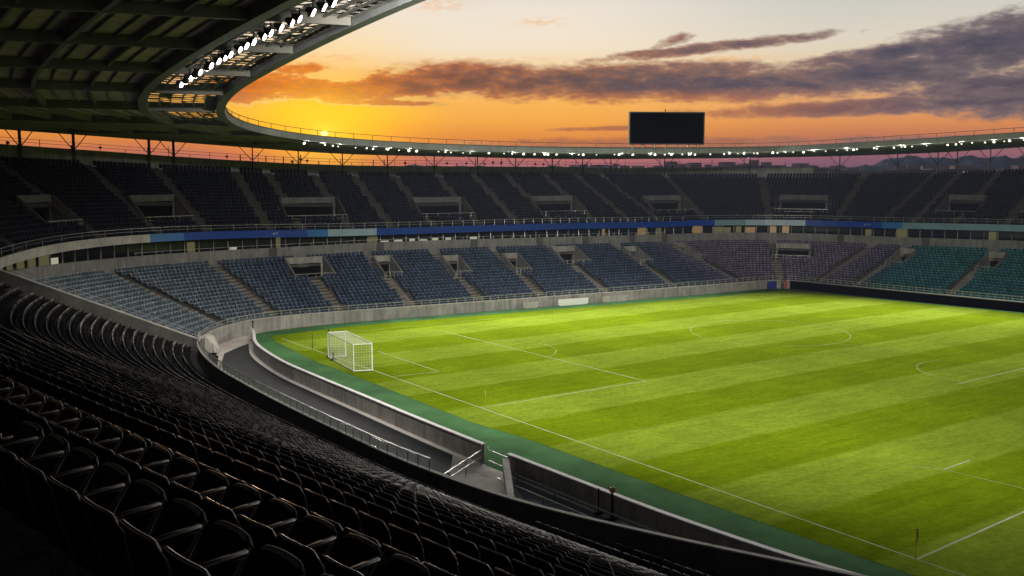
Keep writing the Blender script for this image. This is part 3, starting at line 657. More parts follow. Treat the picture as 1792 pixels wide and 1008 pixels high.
def rounded(V, F, m, name, w=.008, seg=2):
    me = mesh_of(name, V, F, m, True); me.materials.append(M['seat_edge']); bm = bmesh.new(); bm.from_mesh(me)
    ed = [e for e in bm.edges if len(e.link_faces) == 2 and e.calc_face_angle(0) > .9]
    bmesh.ops.bevel(bm, geom=ed, offset=w, segments=seg, affect='EDGES', clamp_overlap=True, material=1); bm.to_mesh(me); bm.free()
    me.polygons.foreach_set('use_smooth', [True] * len(me.polygons)); return me
seat_back = rounded(*grid_shell(back_surf(0, 1), back_surf(.03, 1), 12, 9), M['seat_black'], 'backrest', .011, 2)
seat_pan = rounded(*grid_shell(pan_surf(0), pan_surf(.045), 8, 6), M['seat_black'], 'seat_pan', .014, 2)
seat_pan_down = rounded(*grid_shell(pan_flat(0), pan_flat(.045), 8, 6), M['seat_black'], 'seat_pan', .012, 2)
def arm_mesh(dz, w_):
    mb = MB(); mb.hexa([(-w_, -.10, .625 + dz), (w_, -.10, .625 + dz), (w_, .26, .645 + dz), (-w_, .26, .645 + dz), (-w_ * 1.1, -.10, .662 + dz), (w_ * 1.1, -.10, .662 + dz), (w_, .27, .684 + dz), (-w_, .27, .684 + dz)])
    return rounded([(x + .2425, y, z) for x, y, z in mb.v], mb.f, M['seat_arm'], 'armrest', .010, 2)
arm, arm_low = arm_mesh(0, .026), arm_mesh(-.14, .022)
mb = MB(); mb.box((.2425, .02, .27), (.035, .10, .53)); mb.box((.2425, .03, .01), (.07, .22, .02)); mb.bar((.2425, .02, .40), (-.24, .02, .40), .035, .05)
brk = mesh_of('bracket', mb.v, mb.f, M['rail_dark'], False)
# individuals: the 300 that show largest
order = {}
for k in sorted({int(FG[i, 4]) for i in near}, reverse=True):
    idx = [i for i in near if int(FG[i, 4]) == k]; idx.sort(key=lambda i: px[i]); order[k] = idx
rows_sorted = sorted(order, reverse=True); proto = None
for r, k in enumerate(rows_sorted):
    for c, i in enumerate(order[k]):
        lab = 'black folding seat%s, %s from the left in the %s row from the camera' % (' tipped up' if r < 2 else '', nth(c + 1), nth(r + 1))
        if proto is None:
            o = bpy.data.objects.new('stadium_seat', None); COL.objects.link(o); proto = o
            for nm, me in (('backrest', seat_back), ('seat_pan', seat_pan), ('armrest', arm), ('bracket', brk)):
                p = bpy.data.objects.new(nm, me); COL.objects.link(p); p.parent = o
        else:
            o = proto.copy(); COL.objects.link(o)
            for ch in proto.children:
                p = ch.copy(); p.parent = o; COL.objects.link(p)
                if r > 1 and p.data == seat_pan: p.data = seat_pan_down
                if r > 1 and p.data == arm: p.data = arm_low
        o.location = FG[i, :3]; o.scale = (1.01, 1.0, 1.0); o.rotation_euler = (0, 0, FG[i, 3] + (random.random() - .5) * .05); tag(o, lab, 'seat', 'black seats of the foreground stand')
# the rest of the seats: one mass
def lod_far():
    m = MB(); e = []
    prof = [(-.195, -.03), (0, -.07), (.195, -.03)]
    for (x0, y0), (x1, y1) in zip(prof, prof[1:]):
        h0, h1 = .84 - .04 * (abs(x0) > .1), .84 - .04 * (abs(x1) > .1)
        for za, zb, ea, eb in ((.30, .74, 0, 0), (.74, 1., .15, 1.)):
            f = lambda x, y, h, q: (x, y - .1 * q, .30 + (h - .30) * q) ; qa, qb = (0, .82) if za < .5 else (.82, 1.)
            m.hexa([f(x0, y0 - .02, h0, qa), f(x1, y1 - .02, h1, qa), f(x1, y1 + .02, h1, qa), f(x0, y0 + .02, h0, qa), f(x0, y0 - .02, h0, qb), f(x1, y1 - .02, h1, qb), f(x1, y1 + .02, h1, qb), f(x0, y0 + .02, h0, qb)])
            e += [ea] * 4 + [eb] * 4
    m.hexa([(-.2, .06, .40), (.2, .06, .40), (.2, .36, .43), (-.2, .36, .43), (-.2, .06, .45), (.2, .06, .45), (.19, .36, .49), (-.19, .36, .49)]); e += [0, 0, 0, 0, 0, 0, .7, .7]
    return np.array(m.v), m.f, np.array(e)
def lod_mid():
    vs_ = (0, .5, .955, 1.); n_u = 6
    def shell(f0, f1):
        V = [f(u, v) for f in (f0, f1) for v in vs_ for u in np.linspace(-1, 1, n_u + 1)]; _, F = grid_shell(f0, f1, n_u, 3)
        return V, F, [1. if v == 1. else (.0 if v < .9 else .25) for _f in (0, 1) for v in vs_ for u in range(n_u + 1)]
    V, F, E = shell(back_surf(0, 1), back_surf(.03, 1)); n = len(V)
    V2, F2, E2 = shell(pan_flat(0), pan_flat(.045)); E2 = [0.] * len(E2); V += V2; F = F + [tuple(i + n for i in f) for f in F2]; E += E2; n = len(V)
    m = MB(); m.hexa([(.236, -.10, .535), (.288, -.10, .535), (.286, .24, .550), (.238, .24, .550), (.234, -.10, .572), (.29, -.10, .572), (.288, .25, .588), (.236, .25, .588)])
    V += m.v; F += [tuple(i + n for i in f) for f in m.f]; E += [0] * 4 + [.08] * 4
    return np.array(V) * np.array((.95, 1.0, 1.0)), F, np.array(E)
rest = np.array([i for i in range(len(FG)) if i not in nearset and zc[i] > -3 and px[i] > -700])
SEATS.append((FG[rest][:, :4], np.tile(np.array((.0028, .0028, .0034)), (len(rest), 1)) * (1 + (rng.random((len(rest), 1)) - .5) * .4), 2))
allV, allI, allN, allC = [], [], [], []; base = 0
for P, Cc, lod in SEATS:
    if not len(P): continue
    V, F, E = lod_mid() if lod == 2 else lod_far(); n = len(P); nv = len(V)
    edge = np.array((.34, .31, .30))[None] * (.25 + 1.5 * rng.random((n, 1)) ** 1.5) if lod == 2 else Cc * 3.2 + .03  # light caught on the seat tops, put into the vertex colour
    th = P[:, 3] + (rng.random(n) - .5) * (.10 if lod == 2 else .03); c_, s_ = np.cos(th)[:, None], np.sin(th)[:, None]
    X_ = V[None, :, 0] * c_ - V[None, :, 1] * s_ + P[:, 0:1]; Y_ = V[None, :, 0] * s_ + V[None, :, 1] * c_ + P[:, 1:2]; Z_ = V[None, :, 2] + P[:, 2:3]
    allV.append(np.stack([X_, Y_, Z_], -1).reshape(-1, 3)); allC.append(np.concatenate([Cc[:, None, :] * (1 - E[None, :, None]) + edge[:, None, :] * E[None, :, None], np.ones((n, nv, 1))], 2).reshape(-1, 4))
    fi = np.array([i for f in F for i in f]); fn = np.array([len(f) for f in F])
    allI.append((fi[None] + (np.arange(n) * nv)[:, None] + base).ravel()); allN.append(np.tile(fn, n)); base += n * nv
V = np.concatenate(allV); I = np.concatenate(allI).astype(np.int32); NN = np.concatenate(allN).astype(np.int32); CC = np.concatenate(allC).astype(np.float32)
me = bpy.data.meshes.new('stadium_seats'); me.vertices.add(len(V)); me.vertices.foreach_set('co', V.ravel().astype(np.float32)); me.loops.add(len(I)); me.loops.foreach_set('vertex_index', I)
me.polygons.add(len(NN)); me.polygons.foreach_set('loop_start', np.r_[0, np.cumsum(NN)[:-1]].astype(np.int32)); me.polygons.foreach_set('loop_total', NN); me.update(calc_edges=True); me.validate()
at_ = me.attributes.new('tint', 'FLOAT_COLOR', 'POINT'); at_.data.foreach_set('color', CC.ravel()); me.materials.append(M['seat_tint'])
so_ = bpy.data.objects.new('stadium_seats', me); COL.objects.link(so_); tag(so_, 'rows of black, navy, purple and teal seats filling the stands', 'seats'); so_['kind'] = 'stuff'

# ------------------------------------------------------------------ railings on the walls
def railing(name, label, C, ss, o, zf, h, step, m, glass=None, mid=1, r=.045):
    x, y = C.at(float(np.mean(ss)), o); e = empty(name, (float(x), float(y), float(zf(np.array([np.mean(ss)]))[0])), label, 'railing')
    w = MB(); f = ss[::max(1, int(1. / max(ss[1] - ss[0], .01)))]
    f = ss
    def rail(z0, rr): w.sweep(C, f, [(o - rr / 2, lambda s: zf(s) + z0 - rr / 2), (o - rr / 2, lambda s: zf(s) + z0 + rr / 2), (o + rr / 2, lambda s: zf(s) + z0 + rr / 2), (o + rr / 2, lambda s: zf(s) + z0 - rr / 2)])
    rail(h, r)
    for q in range(mid): rail(h * (q + 1) / (mid + 1), r * .6)
    part(w, 'top_rail', m, e)
    a, b = float(ss[0]), float(ss[-1])
    for u in np.linspace(a + .1, b - .1, min(99, max(2, int((b - a) / step)))):
        q = MB(); px_, py_ = C.at(u, o); z = float(zf(np.array([u]))[0]); q.bar((px_, py_, z), (px_, py_, z + h), r); part(q, 'post', m, e)
    if glass:
        w = MB(); w.sweep(C, f, [(o - .01, lambda s: zf(s) + .05), (o - .01, lambda s: zf(s) + h - .06), (o + .01, lambda s: zf(s) + h - .06), (o + .01, lambda s: zf(s) + .05)]); part(w, 'glass_panel', glass, e)
    return e
railing('handrail', 'low pale handrail along the top of the far grey wall', B, np.arange(S_DIV + .6, 221.5, .6), .2, lambda s: zt('wall', s) + .07, .55, 1.15, M['rail'], mid=1, r=.055)
railing('handrail', 'pale handrail above the black advertising boards before the teal seats', B, np.arange(222.2, S_END, .8), .3, lambda s: np.full(len(s), 1.3), .6, 1.0, M['rail'], mid=1, r=.055)
railing('handrail', 'thin handrail along the front of the upper seats above the blue ribbon', B, np.arange(S_DIV - .2, 270, .8), 17.9, lambda s: zt('rib', s) - .02, .7, 1.6, M['rail'], mid=1, r=.04)
railing('handrail', 'balcony handrail in front of the far hospitality windows', B, np.arange(141, 214, .8), 17.4, lambda s: zt('conc', s) + .95, .35, 1.5, M['rail'], mid=0, r=.04)
gm = bpy.data.materials.new('rail_glass'); gm.use_nodes = True; gt = gm.node_tree; gp = gt.nodes['Principled BSDF']; gp.inputs['Base Color'].default_value = (.8, .85, .83, 1); gp.inputs['Roughness'].default_value = .12; gp.inputs['Alpha'].default_value = .30
k_a, k_b = near_s(WC, -4.2, 47.8), WC_END - .3
railing('glass_balustrade', 'balustrade with glass panels on the curved wall above the black road', WC, np.arange(k_a, k_b, .6), .1, lambda s: np.full(len(s), 2.07), .62, .95, M['rail'], glass=gm, mid=0, r=.05)

# ------------------------------------------------------------------ ribbon board
e = empty('ribbon_board', (*map(float, B.at(190, 17.6)), 9.), 'long blue and pale ribbon board wrapped round the front of the upper stand', 'screen')
for a, b, m in ((S_DIV - .4, 142.0, 'concrete_pale'), (142.0, 144.0, 'led_sky'), (144.0, 154.6, 'led_blue'), (154.6, 157.2, 'led_sky'), (157.2, 163.8, 'led_pale'), (163.8, 219.4, 'led_blue'), (219.4, 220.5, 'led_teal'), (220.5, 222.2, 'led_pale'), (222.2, 226.8, 'led_blue'), (226.8, 230.6, 'led_sky'), (230.6, 232.4, 'led_teal'), (232.4, S_END, 'led_teal')):
    w = MB(); u = srange(a, b, .6)
    w.sweep(B, u, [(17.5, lambda s: zt('rib', s) - .98), (17.5, lambda s: zt('rib', s) - .05), (17.75, lambda s: zt('rib', s) - .05), (17.75, lambda s: zt('rib', s) - .98)]); part(w, 'led_panel', M[m], e)
w = MB()
for u in (150.6, 160.6, 225.0):
    for q in range(2):
        x, y = B.at(u + q * .28, 17.47); n_ = B.nor(u); w.box((float(x), float(y), float(zt('rib', u)) - .5 + .06 * (q % 2)), (.2, .02, .3 - .06 * q), math.atan2(-n_[0], n_[1]))
part(w, 'emblem', M['led_pale'], e)

# ------------------------------------------------------------------ hospitality gallery between the tiers
e = empty('hospitality_gallery', (*map(float, B.at(190, 20)), 8.), 'band of dark and lit lounge windows below the blue ribbon board', 'lounge')
GO = 20.2
w = MB(); w.sweep(B, us, [(17.5, lambda s: zt('conc', s) + .5), (22.5, lambda s: zt('conc', s) + .5)], False); part(w, 'balcony_floor', M['concrete_dark'], e)
row = Row(B, S_DIV + .4, 262, GO); na = 96; cuts = np.interp(np.linspace(0, row.A[-1], na + 1), row.A, row.ss)
litp = np.array([B.nor(u)[0] for u in cuts])
for i in range(na):
    a, b = cuts[i], cuts[i + 1]; c = (a + b) / 2
    if 165 < c < 177: m = 'lit_pale'
    elif 150 < c < 158: m = random.choice(['glass', 'glass', 'lit_dim'])
    elif c < 137: m = random.choice(['lit_dim', 'lit_dim', 'glass'])
    elif c > 219: m = random.choice(['lit_warm', 'lit_dim', 'lit_dim', 'glass', 'glass', 'glass', 'glass'])
    else: m = random.choice(['lit_warm', 'lit_pale', 'glass', 'glass', 'glass', 'glass', 'glass', 'glass', 'glass', 'lit_dim'])
    w = MB(); u = srange(a, b, 2.); zb = (lambda s: zt('conc', s) + .5); ztp = (lambda s: zt('rib', s) - 1.0)
    w.sweep(B, u, [(GO, zb), (GO, ztp)], False); f = part(w, 'window', M['glass'], e)
    if m != 'glass':                                             # lit room wall, curtain or counter behind the pane
        q = MB(); f0, f1 = sorted((random.uniform(.02, .35), random.uniform(.6, .98))); u2 = srange(a + (b - a) * f0, a + (b - a) * f1, 1.)
        lo, hi = (.02, random.uniform(.3, .5)) if m == 'lit_pale' else (.05, random.uniform(.7, .97))
        q.sweep(B, u2, [(GO - .03, lambda s: zb(s) + (ztp(s) - zb(s)) * lo), (GO - .03, lambda s: zb(s) + (ztp(s) - zb(s)) * hi)], False); q.build('lit_interior', M[m], f)
    q = MB(); x, y = B.at(a, GO - .1); q.bar((x, y, float(zb(a))), (x, y, float(ztp(a))), .09); q.build('mullion', M['rail'] if i % 3 else M['concrete_pale'], f)
# ------------------------------------------------------------------ advertising board on the right, panels by the far wall
e = empty('advertising_board', (*map(float, B.at(250, -.1)), 0), 'long switched-off black advertising board along the right touchline', 'sign')
for a in np.arange(222.6, 288, 4.):
    w = MB(); w.sweep(B, srange(a, a + 3.96, 2.), [(-.22, .03), (-.16, 1.22), (.02, 1.22), (.02, .03)]); part(w, 'board_panel', M['screen'], e)
w = MB(); w.sweep(B, np.arange(222.4, 288, 1.), [(-.2, 1.222), (-.2, 1.30), (.06, 1.30), (.06, 1.222)]); part(w, 'top_trim', M['rail'], e)
def boxthing(name, label, cat, s, o, sz, z, m, m2=None):
    x, y = B.at(s, o); n_ = B.nor(s); rz = math.atan2(-n_[0], n_[1]); e = empty(name, (float(x), float(y), z), label, cat)
    w = MB(); w.box((float(x), float(y), z + sz[2] / 2), sz, rz); part(w, 'panel', m, e)
    w = MB(); ca, sa = math.cos(rz), math.sin(rz)
    for k in (-1, 1): w.box((float(x) + ca * k * (sz[0] / 2 - .1), float(y) + sa * k * (sz[0] / 2 - .1), z + .05), (.08, sz[1] + .25, .1), rz)
    part(w, 'foot', m2 or M['rail_dark'], e); return e
boxthing('blue_hoarding', 'bright blue panel at the far right corner of the wall', 'sign', 219.6, -.2, (1.5, .12, 1.1), .02, M['blue_panel'])
boxthing('red_hoarding', 'narrow dark red panel beside the blue corner panel', 'sign', 221.9, -.3, (.5, .12, 1.15), .02, M['red_panel'])
boxthing('pitchside_panel', 'low white panel leaning on the far wall, left of the long glazed one', 'panel', 177.6, -.35, (2.2, .1, .8), .02, M['concrete_pale'])
boxthing('pitchside_panel', 'long pale panel on the far wall, middle of three', 'panel', 184.0, -.35, (4.6, .1, .85), .02, M['white'])
boxthing('pitchside_panel', 'faint grey panel on the far wall, right of the long pale one', 'panel', 190.6, -.35, (4.2, .1, .8), .02, M['concrete_pale'])

# ------------------------------------------------------------------ roof
e_rf = empty('stadium_roof', (*map(float, R.at(150, 20)), 20.), 'curved stadium roof on steel beams with an open oval over the pitch', 'roof')
rs = np.arange(14., S_END, 1.5)
zb_ = lambda o, dz=0.: (lambda s: zroof(s, o) + dz)
w = MB(); osw = [O_RING + .2, 8, 12, 16, 20, 26, 32, O_OUT]
w.sweep(R, rs, [(o, zb_(o, .72)) for o in osw], False); w.sweep(R, rs, [(o, zb_(o, .95)) for o in osw], False); part(w, 'roof_deck', M['roof_deck'], e_rf)
def ring(o, wd, h, name, m, lo=0.):
    w = MB(); w.sweep(R, rs, [(o - wd / 2, zb_(o, lo)), (o + wd / 2, zb_(o, lo)), (o + wd / 2, zb_(o, lo + h)), (o - wd / 2, zb_(o, lo + h))]); part(w, name, m, e_rf)
ring(O_RING + .1, .7, 1.0, 'ring_beam', M['steel'], -.05); ring(8., .14, .4, 'purlin', M['steel'], .3); ring(12., .28, .6, 'ring_beam', M['steel'], .1); ring(16., .16, .5, 'purlin', M['steel'], .2)
[ring(o, .07, .14, 'purlin', M['steel'], .56) for o in (5.4, 6.7, 9.3, 10.7, 13.3, 14.7, 17.3, 18.7, 22., 24., 28., 30., 34.)]; ring(20., .28, .6, 'ring_beam', M['steel'], .05); ring(26., .18, .5, 'purlin', M['steel'], .2); ring(32., .3, .6, 'ring_beam', M['steel'], .1); ring(O_OUT - .2, .4, .9, 'outer_edge_beam', M['steel'], 0.)
w = MB(); w.sweep(R, rs, [(O_IN, zb_(O_IN, -.02)), (O_IN + .75, zb_(O_IN + .75, -.02)), (O_IN + .75, zb_(O_IN, .62)), (O_IN - .02, zb_(O_IN, .62))]); part(w, 'edge_fascia', M['fascia'], e_rf)
w = MB(); w.sweep(R, rs, [(O_IN - .1, zb_(O_IN, .625)), (O_IN - .1, zb_(O_IN, .68)), (O_IN + .9, zb_(O_IN, .68)), (O_IN + .9, zb_(O_IN, .625))]); part(w, 'edge_flashing', M['rail_dark'], e_rf)
BEAM_S = np.arange(82.5 - 8.5 * 7, S_END - 2, 8.5)
for u in BEAM_S:                                                  # radial rafters, tapering outward
    w = MB(); n_ = R.nor(u); t_ = np.array((n_[1], -n_[0])) * .15
    P = [np.array(R.at(u, o)) for o in (O_IN + .8, O_OUT - .4)]
    za, zc_ = float(zroof(u, O_IN)), float(zroof(u, O_OUT))
    w.hexa([(*(P[0] - t_), za + .02), (*(P[0] + t_), za + .02), (*(P[1] + t_), zc_ + .05), (*(P[1] - t_), zc_ + .05), (*(P[0] - t_), za + .71), (*(P[0] + t_), za + .71), (*(P[1] + t_), zc_ + .71), (*(P[1] - t_), zc_ + .71)])
    part(w, 'rafter', M['steel'], e_rf)
# open lattice between the ring beam and the inner edge
for u0 in BEAM_S[2:]:
    w = MB(); nseg = 9 if u0 < 150 else 6; uu = np.linspace(u0 + .3, u0 + 8.2, nseg + 1); oo = np.linspace(O_IN + .75, O_RING - .3, 7)
    for o in oo: w.sweep(R, uu, [(o - .05, zb_(o, .36)), (o + .05, zb_(o, .36)), (o + .05, zb_(o, .5)), (o - .05, zb_(o, .5))])
    for a in uu:
        P, Q = R.at(a, oo[0]), R.at(a, oo[-1]); w.bar((*P, float(zroof(a, oo[0])) + .55), (*Q, float(zroof(a, oo[-1])) + .55), .07)
    for i in range(nseg):
        for j in range(len(oo) - 1):
            c4 = [(*map(float, R.at(uu[i + p], oo[j + q])), float(zroof(uu[i + p], oo[j + q])) + .62) for p, q in ((0, 0), (1, 0), (1, 1), (0, 1))]
            if random.random() < .42: w.quad(*c4)
            elif random.random() < .4: w.bar(c4[0], c4[2], .05)
    part(w, 'lattice_panel', M['steel'], e_rf)
railing('roof_handrail', 'thin dark handrail along the top of the roof edge', R, np.arange(60, 285, 1.), O_IN + .3, lambda s: zroof(s, O_IN) + .68, .55, 2.3, M['rail_dark'], mid=0, r=.05)

# floodlights
def floodlight(s, o, size, label, group, lens, power, aim, spot=True, drop=.25, cone=62):
    x, y = map(float, R.at(s, o)); z = float(zroof(s, o)) - drop; e = empty('floodlight', (x, y, z), label, 'floodlight', group)
    d = (Vector(aim) - Vector((x, y, z))).normalized(); q = d.to_track_quat('-Z', 'Y').to_matrix().to_4x4(); T = Matrix.Translation((x, y, z)) @ q
    a = size / 2; ax = lambda k: T @ Vector((0, 0, k)); n_s = 16 if size > .5 else 8
    w = MB(); w.tube(ax(0), ax(.16), a, n_s, a * .95); w.tube(ax(.16), ax(.42), a * .95, n_s, a * .4); part(w, 'housing', M['rail_dark'], e)
    w = MB(); w.tube(ax(-.07), ax(-.004), a * .80, n_s, a * .93); part(w, 'lens', lens, e)
    w = MB(); w.bar((x, y, z + .1), (x, y, z + drop + .3), .07); part(w, 'yoke', M['rail_dark'], e)
    if spot:
        ld = bpy.data.lights.new('lamp', 'SPOT'); ld.energy = power; ld.spot_size = math.radians(cone); ld.spot_blend = .9; ld.shadow_soft_size = .35; ld.color = (1., .95, .84)
        lo = bpy.data.objects.new('lamp', ld); COL.objects.link(lo); lo.parent = e; lo.matrix_parent_inverse = Matrix.Translation((-x, -y, -z)); p = Vector((x, y, z)) + d * .3
        lo.location = p; lo.rotation_euler = d.to_track_quat('-Z', 'Y').to_euler()
NEAR_S = [110.4 - 1.3 * i + .22 * math.sin(i * 2.3) for i in range(24)]
for i, u in enumerate(NEAR_S):
    aim = (24 + 16 * (i / 23.), 66 - 12 * (i / 23.), 0) if i not in (1, 3, 5) else (-34, 92, 2)
    floodlight(u, 2.55, .50, 'bright white floodlight under the near roof, %s up from the lower end of its row' % nth(i + 1), 'floodlights on the near roof', M['lamp'], FLOOD_NEAR * (3.6 if aim[0] < 0 else 1), aim, True, .3)
for i, u in enumerate(np.linspace(76, 40, 9)):                       # row carried on out of view, unseen lamps added to light the far stand
    floodlight(float(u), 2.55, .66, 'unseen white floodlight farther along the near roof row, %s beyond the picture top' % nth(i + 1), 'floodlights on the near roof', M['lamp'], FLOOD_ROW, (-14 + 8 * i, 104 + 3 * i, 0), True, .3, 78)
fs = []; u = 149.
while u < 268:
    fs.append(u); u += random.choice([1.0, 1.15, 1.3, 2.1]) * (1. if u < 218 else .95)
for i, u in enumerate(fs):
    x, y = R.at(u, -40); aim = (-2 + 46 * i / 80, 90 + 12 * i / 80, 0)
    floodlight(u, random.choice([.6, 1.4, 2.3, 3.2]), random.choice([.16, .2, .24, .3, .38]), 'warm white floodlight under the far roof edge, %s from the left' % (nth(i + 1) if i < 99 else 'last'), 'floodlights under the far roof', M['lamp_far'], FLOOD_FAR, aim, i % 3 == 0, .12, 118)

# roof columns with forked heads, between parapet and roof
cols = [138.9, 140.6, 142.5, 145.8, 147.1, 152.5, 158.5, 165., 172., 179.5, 187., 194.5, 202., 209.5, 216.4, 219.2, 221., 222.6, 224.2, 226.8, 231., 236.5, 243., 251.]
for i, u in enumerate(cols):
    thick = .42 if u < 150 else .2
    x, y = map(float, B.at(u, 34.25)); z0 = float(zt('par', u)) - 1.4
    d2 = (R.q[:, 0] - x) ** 2 + (R.q[:, 1] - y) ** 2; # roof height above this spot
    us_ = np.arange(120, S_END, .5); oo_ = 34.; xx, yy = R.at(us_, oo_); ur = us_[((xx - x) ** 2 + (yy - y) ** 2).argmin()]; z1 = float(zroof(ur, oo_)) + .3
    e = empty('roof_column', (x, y, z0), 'dark forked roof column behind the upper seats, %s from the left' % nth(i + 1), 'column', 'roof columns')
    w = MB(); w.tube((x, y, z0), (x, y, z1), thick / 2, 10, thick / 2 * .85); part(w, 'shaft', M['concrete_dark'] if thick > .3 else M['rail_dark'], e)
    n_ = B.nor(u); tx, ty = n_[1], -n_[0]
    for k in (-1, 1):
        w = MB(); zm = z1 - (z1 - z0) * .48; w.bar((x, y, zm), (x + tx * k * .8, y + ty * k * .8, zm + .35 * (z1 - zm)), .09); w.bar((x + tx * k * .8, y + ty * k * .8, zm + .35 * (z1 - zm)), (x + tx * k * 2.1, y + ty * k * 2.1, z1), .08); part(w, 'strut', M['rail_dark'], e)
# services on the parapet walkway: posts, wires, small boxes
e = empty('walkway_fence', (*map(float, B.at(180, 35.5)), 18), 'spindly dark fence and wires on the walkway behind the upper seats', 'fence')
par_top = lambda s: zt('par', s) + .85 + .5 * np.clip((150 - s) / 10, 0, 1)
w = MB(); u = np.arange(S_DIV + 1, 222, 1.)
for hgt in (.45, .85): w.sweep(B, u, [(35.4, lambda s: par_top(s) + hgt), (35.4, lambda s: par_top(s) + hgt + .045)], False)
part(w, 'wire', M['black'], e)
for u in np.r_[np.arange(136, 160, 1.1), np.arange(160, 222, 1.7)]:
    w = MB(); x, y = B.at(u, 35.4); z = float(par_top(u)); h = random.choice([.5, .9, .95, 1.3]); w.bar((x, y, z - .3), (x, y, z + h), random.choice([.05, .06, .12]))
    if random.random() < .35: w.box((float(x), float(y), z + h * .5), (.35, .25, .25), random.random())
    part(w, 'post', M['black'], e)

# ------------------------------------------------------------------ scoreboard on the far roof
sc = np.array(R.at(198.1, -1.2)); ang = math.radians(6)
e = empty('scoreboard', (float(sc[0]), float(sc[1]), 20.6), 'large switched-off black video screen standing on the far roof', 'screen')
sw, sh = 10.35, 4.35; k_ = 1.0; ca, sa = math.cos(ang), math.sin(ang); zb0 = 20.98
def SP(a, d_, z): return (float(sc[0]) + ca * a - sa * d_, float(sc[1]) + sa * a + ca * d_, z)
w = MB(); w.box(SP(0, .35, zb0 + sh / 2), (sw - .3, .5, sh - .3), ang); part(w, 'cabinet', M['black'], e)
w = MB(); w.box(SP(0, .075, zb0 + sh / 2), (sw - .34, .05, sh - .34), ang); part(w, 'display', M['screen'], e)
w = MB()
for zz in (zb0 + .08, zb0 + sh - .08): w.box(SP(0, .3, zz), (sw, .66, .16), ang)
for a in (-sw / 2 + .08, sw / 2 - .08): w.box(SP(a, .3, zb0 + sh / 2), (.16, .66, sh - .32), ang)
part(w, 'frame', M['frame'], e)
for a in np.linspace(-sw / 2 + .6, sw / 2 - .6, 7):
    w = MB(); w.bar(SP(a, .3, zb0 - .75), SP(a, .3, zb0), .16); w.bar(SP(a, 1.6, zb0 - .6), SP(a, .5, zb0 + 1.2), .1); part(w, 'leg', M['rail_dark'], e)
w = MB(); w.bar(SP(-.2, .3, zb0 + sh), SP(-.2, .3, zb0 + sh + .28), .07); w.box(SP(-.2, .3, zb0 + sh + .26), (.16, .16, .14)); part(w, 'aerial', M['black'], e)

# ------------------------------------------------------------------ goal
F0, F1 = Vector((-12.3, 82.5, 0)), Vector((-15.75, 88.9, 0)); D_ = Vector((-1.55, -.45, 0)); GH = 2.44
e = empty('football_goal', tuple((F0 + F1) / 2), 'white football goal with box net on the near left goal line', 'goal'); UP = Vector((0, 0, 1))
for p in (F0, F1): w = MB(); w.tube(p, p + UP * GH, .062, 10); part(w, 'post', M['white'], e, smooth=False)
w = MB(); w.tube(F0 + UP * GH, F1 + UP * GH, .062, 10); part(w, 'crossbar', M['white'], e)
for p in (F0, F1): w = MB(); w.tube(p + D_, p + D_ + UP * (GH - .05), .045, 8); part(w, 'rear_post', M['white'], e)
w = MB()
for h in (.05, GH - .05):
    w.tube(F0 + D_ + UP * h, F1 + D_ + UP * h, .045, 8)
    for p in (F0, F1): w.tube(p + UP * h, p + D_ + UP * h, .04, 8)
part(w, 'net_frame', M['white'], e)
w = MB()
def netpanel(o, a, b, st=.22):
    na_, nb_ = max(2, int(a.length / st)), max(2, int(b.length / st))
    for i in range(na_ + 1):
        p = o + a * (i / na_); w.bar(p, p + b, .009)
    for j in range(nb_ + 1):
        p = o + b * (j / nb_); w.bar(p, p + a, .009)
FB = F1 - F0
netpanel(F0 + D_ + UP * .05, FB, UP * (GH - .1)); netpanel(F0 + UP * .05, D_, UP * (GH - .1)); netpanel(F1 + UP * .05, D_, UP * (GH - .1)); netpanel(F0 + UP * (GH - .05), FB, D_)
part(w, 'net', M['net'], e)
def pole(name, label, x, y, h, r, m, cat='pole', foot=True, knob=None):
    e = empty(name, (x, y, 0), label, cat); w = MB(); w.tube((x, y, 0), (x, y, h), r, 8, r * .8); part(w, 'pole', m, e)
    if foot: w = MB(); w.tube((x, y, 0), (x, y, .1), r * 3, 10, r * 2); w.box((x, y, .03), (r * 9, r * 4, .05), .5); part(w, 'foot', M['black'], e)
    if knob: w = MB(); w.box((x, y, h), (r * 3.2, r * 3.2, r * 3.4), .4); w.tube((x, y, h + r * 1.6), (x, y, h + r * 2.6), r * 1.2, 8, r * .5); part(w, 'lamp_head', knob, e)
    return e
pole('net_pole', 'dark green upright pole just behind the goal', -17.3, 88.7, 2.6, .06, M['black'])
pole('net_pole', 'faint thin pole on the goal line left of the goal', -19.7, 92.8, 1.5, .035, M['rail_dark'], foot=False)
pole('net_pole', 'short dark bollard with a foot at the rear corner of the goal', -16.6, 87.2, .75, .06, M['black'])
def flag(label, x, y, h, m):
    e = empty('corner_flag', (x, y, 0), label, 'flag'); w = MB(); w.tube((x, y, 0), (x, y, h), .015, 8); part(w, 'staff', m, e)
    w = MB(); n = 6
    for i in range(n):
        a, b = i / n, (i + 1) / n; f = lambda q: (x + .05 * math.sin(q * 4) * .4 - .02, y + .05 * math.cos(q * 5))
        w.hexa([(*f(a), h - .02 - .62 * a), (f(a)[0] + .08 * (1 - a * .5), f(a)[1] - .06, h - .06 - .62 * a), (f(b)[0] + .08 * (1 - b * .5), f(b)[1] - .06, h - .06 - .62 * b), (*f(b), h - .02 - .62 * b),
                (f(a)[0], f(a)[1] + .01, h - .02 - .62 * a), (f(a)[0] + .08 * (1 - a * .5), f(a)[1] - .05, h - .06 - .62 * a), (f(b)[0] + .08 * (1 - b * .5), f(b)[1] - .05, h - .06 - .62 * b), (f(b)[0], f(b)[1] + .01, h - .02 - .62 * b)])
    part(w, 'flag_cloth', m, e)
flag('orange corner flag hanging limp at the near corner of the pitch', 18.25, 41.35, 1.45, M['orange'])
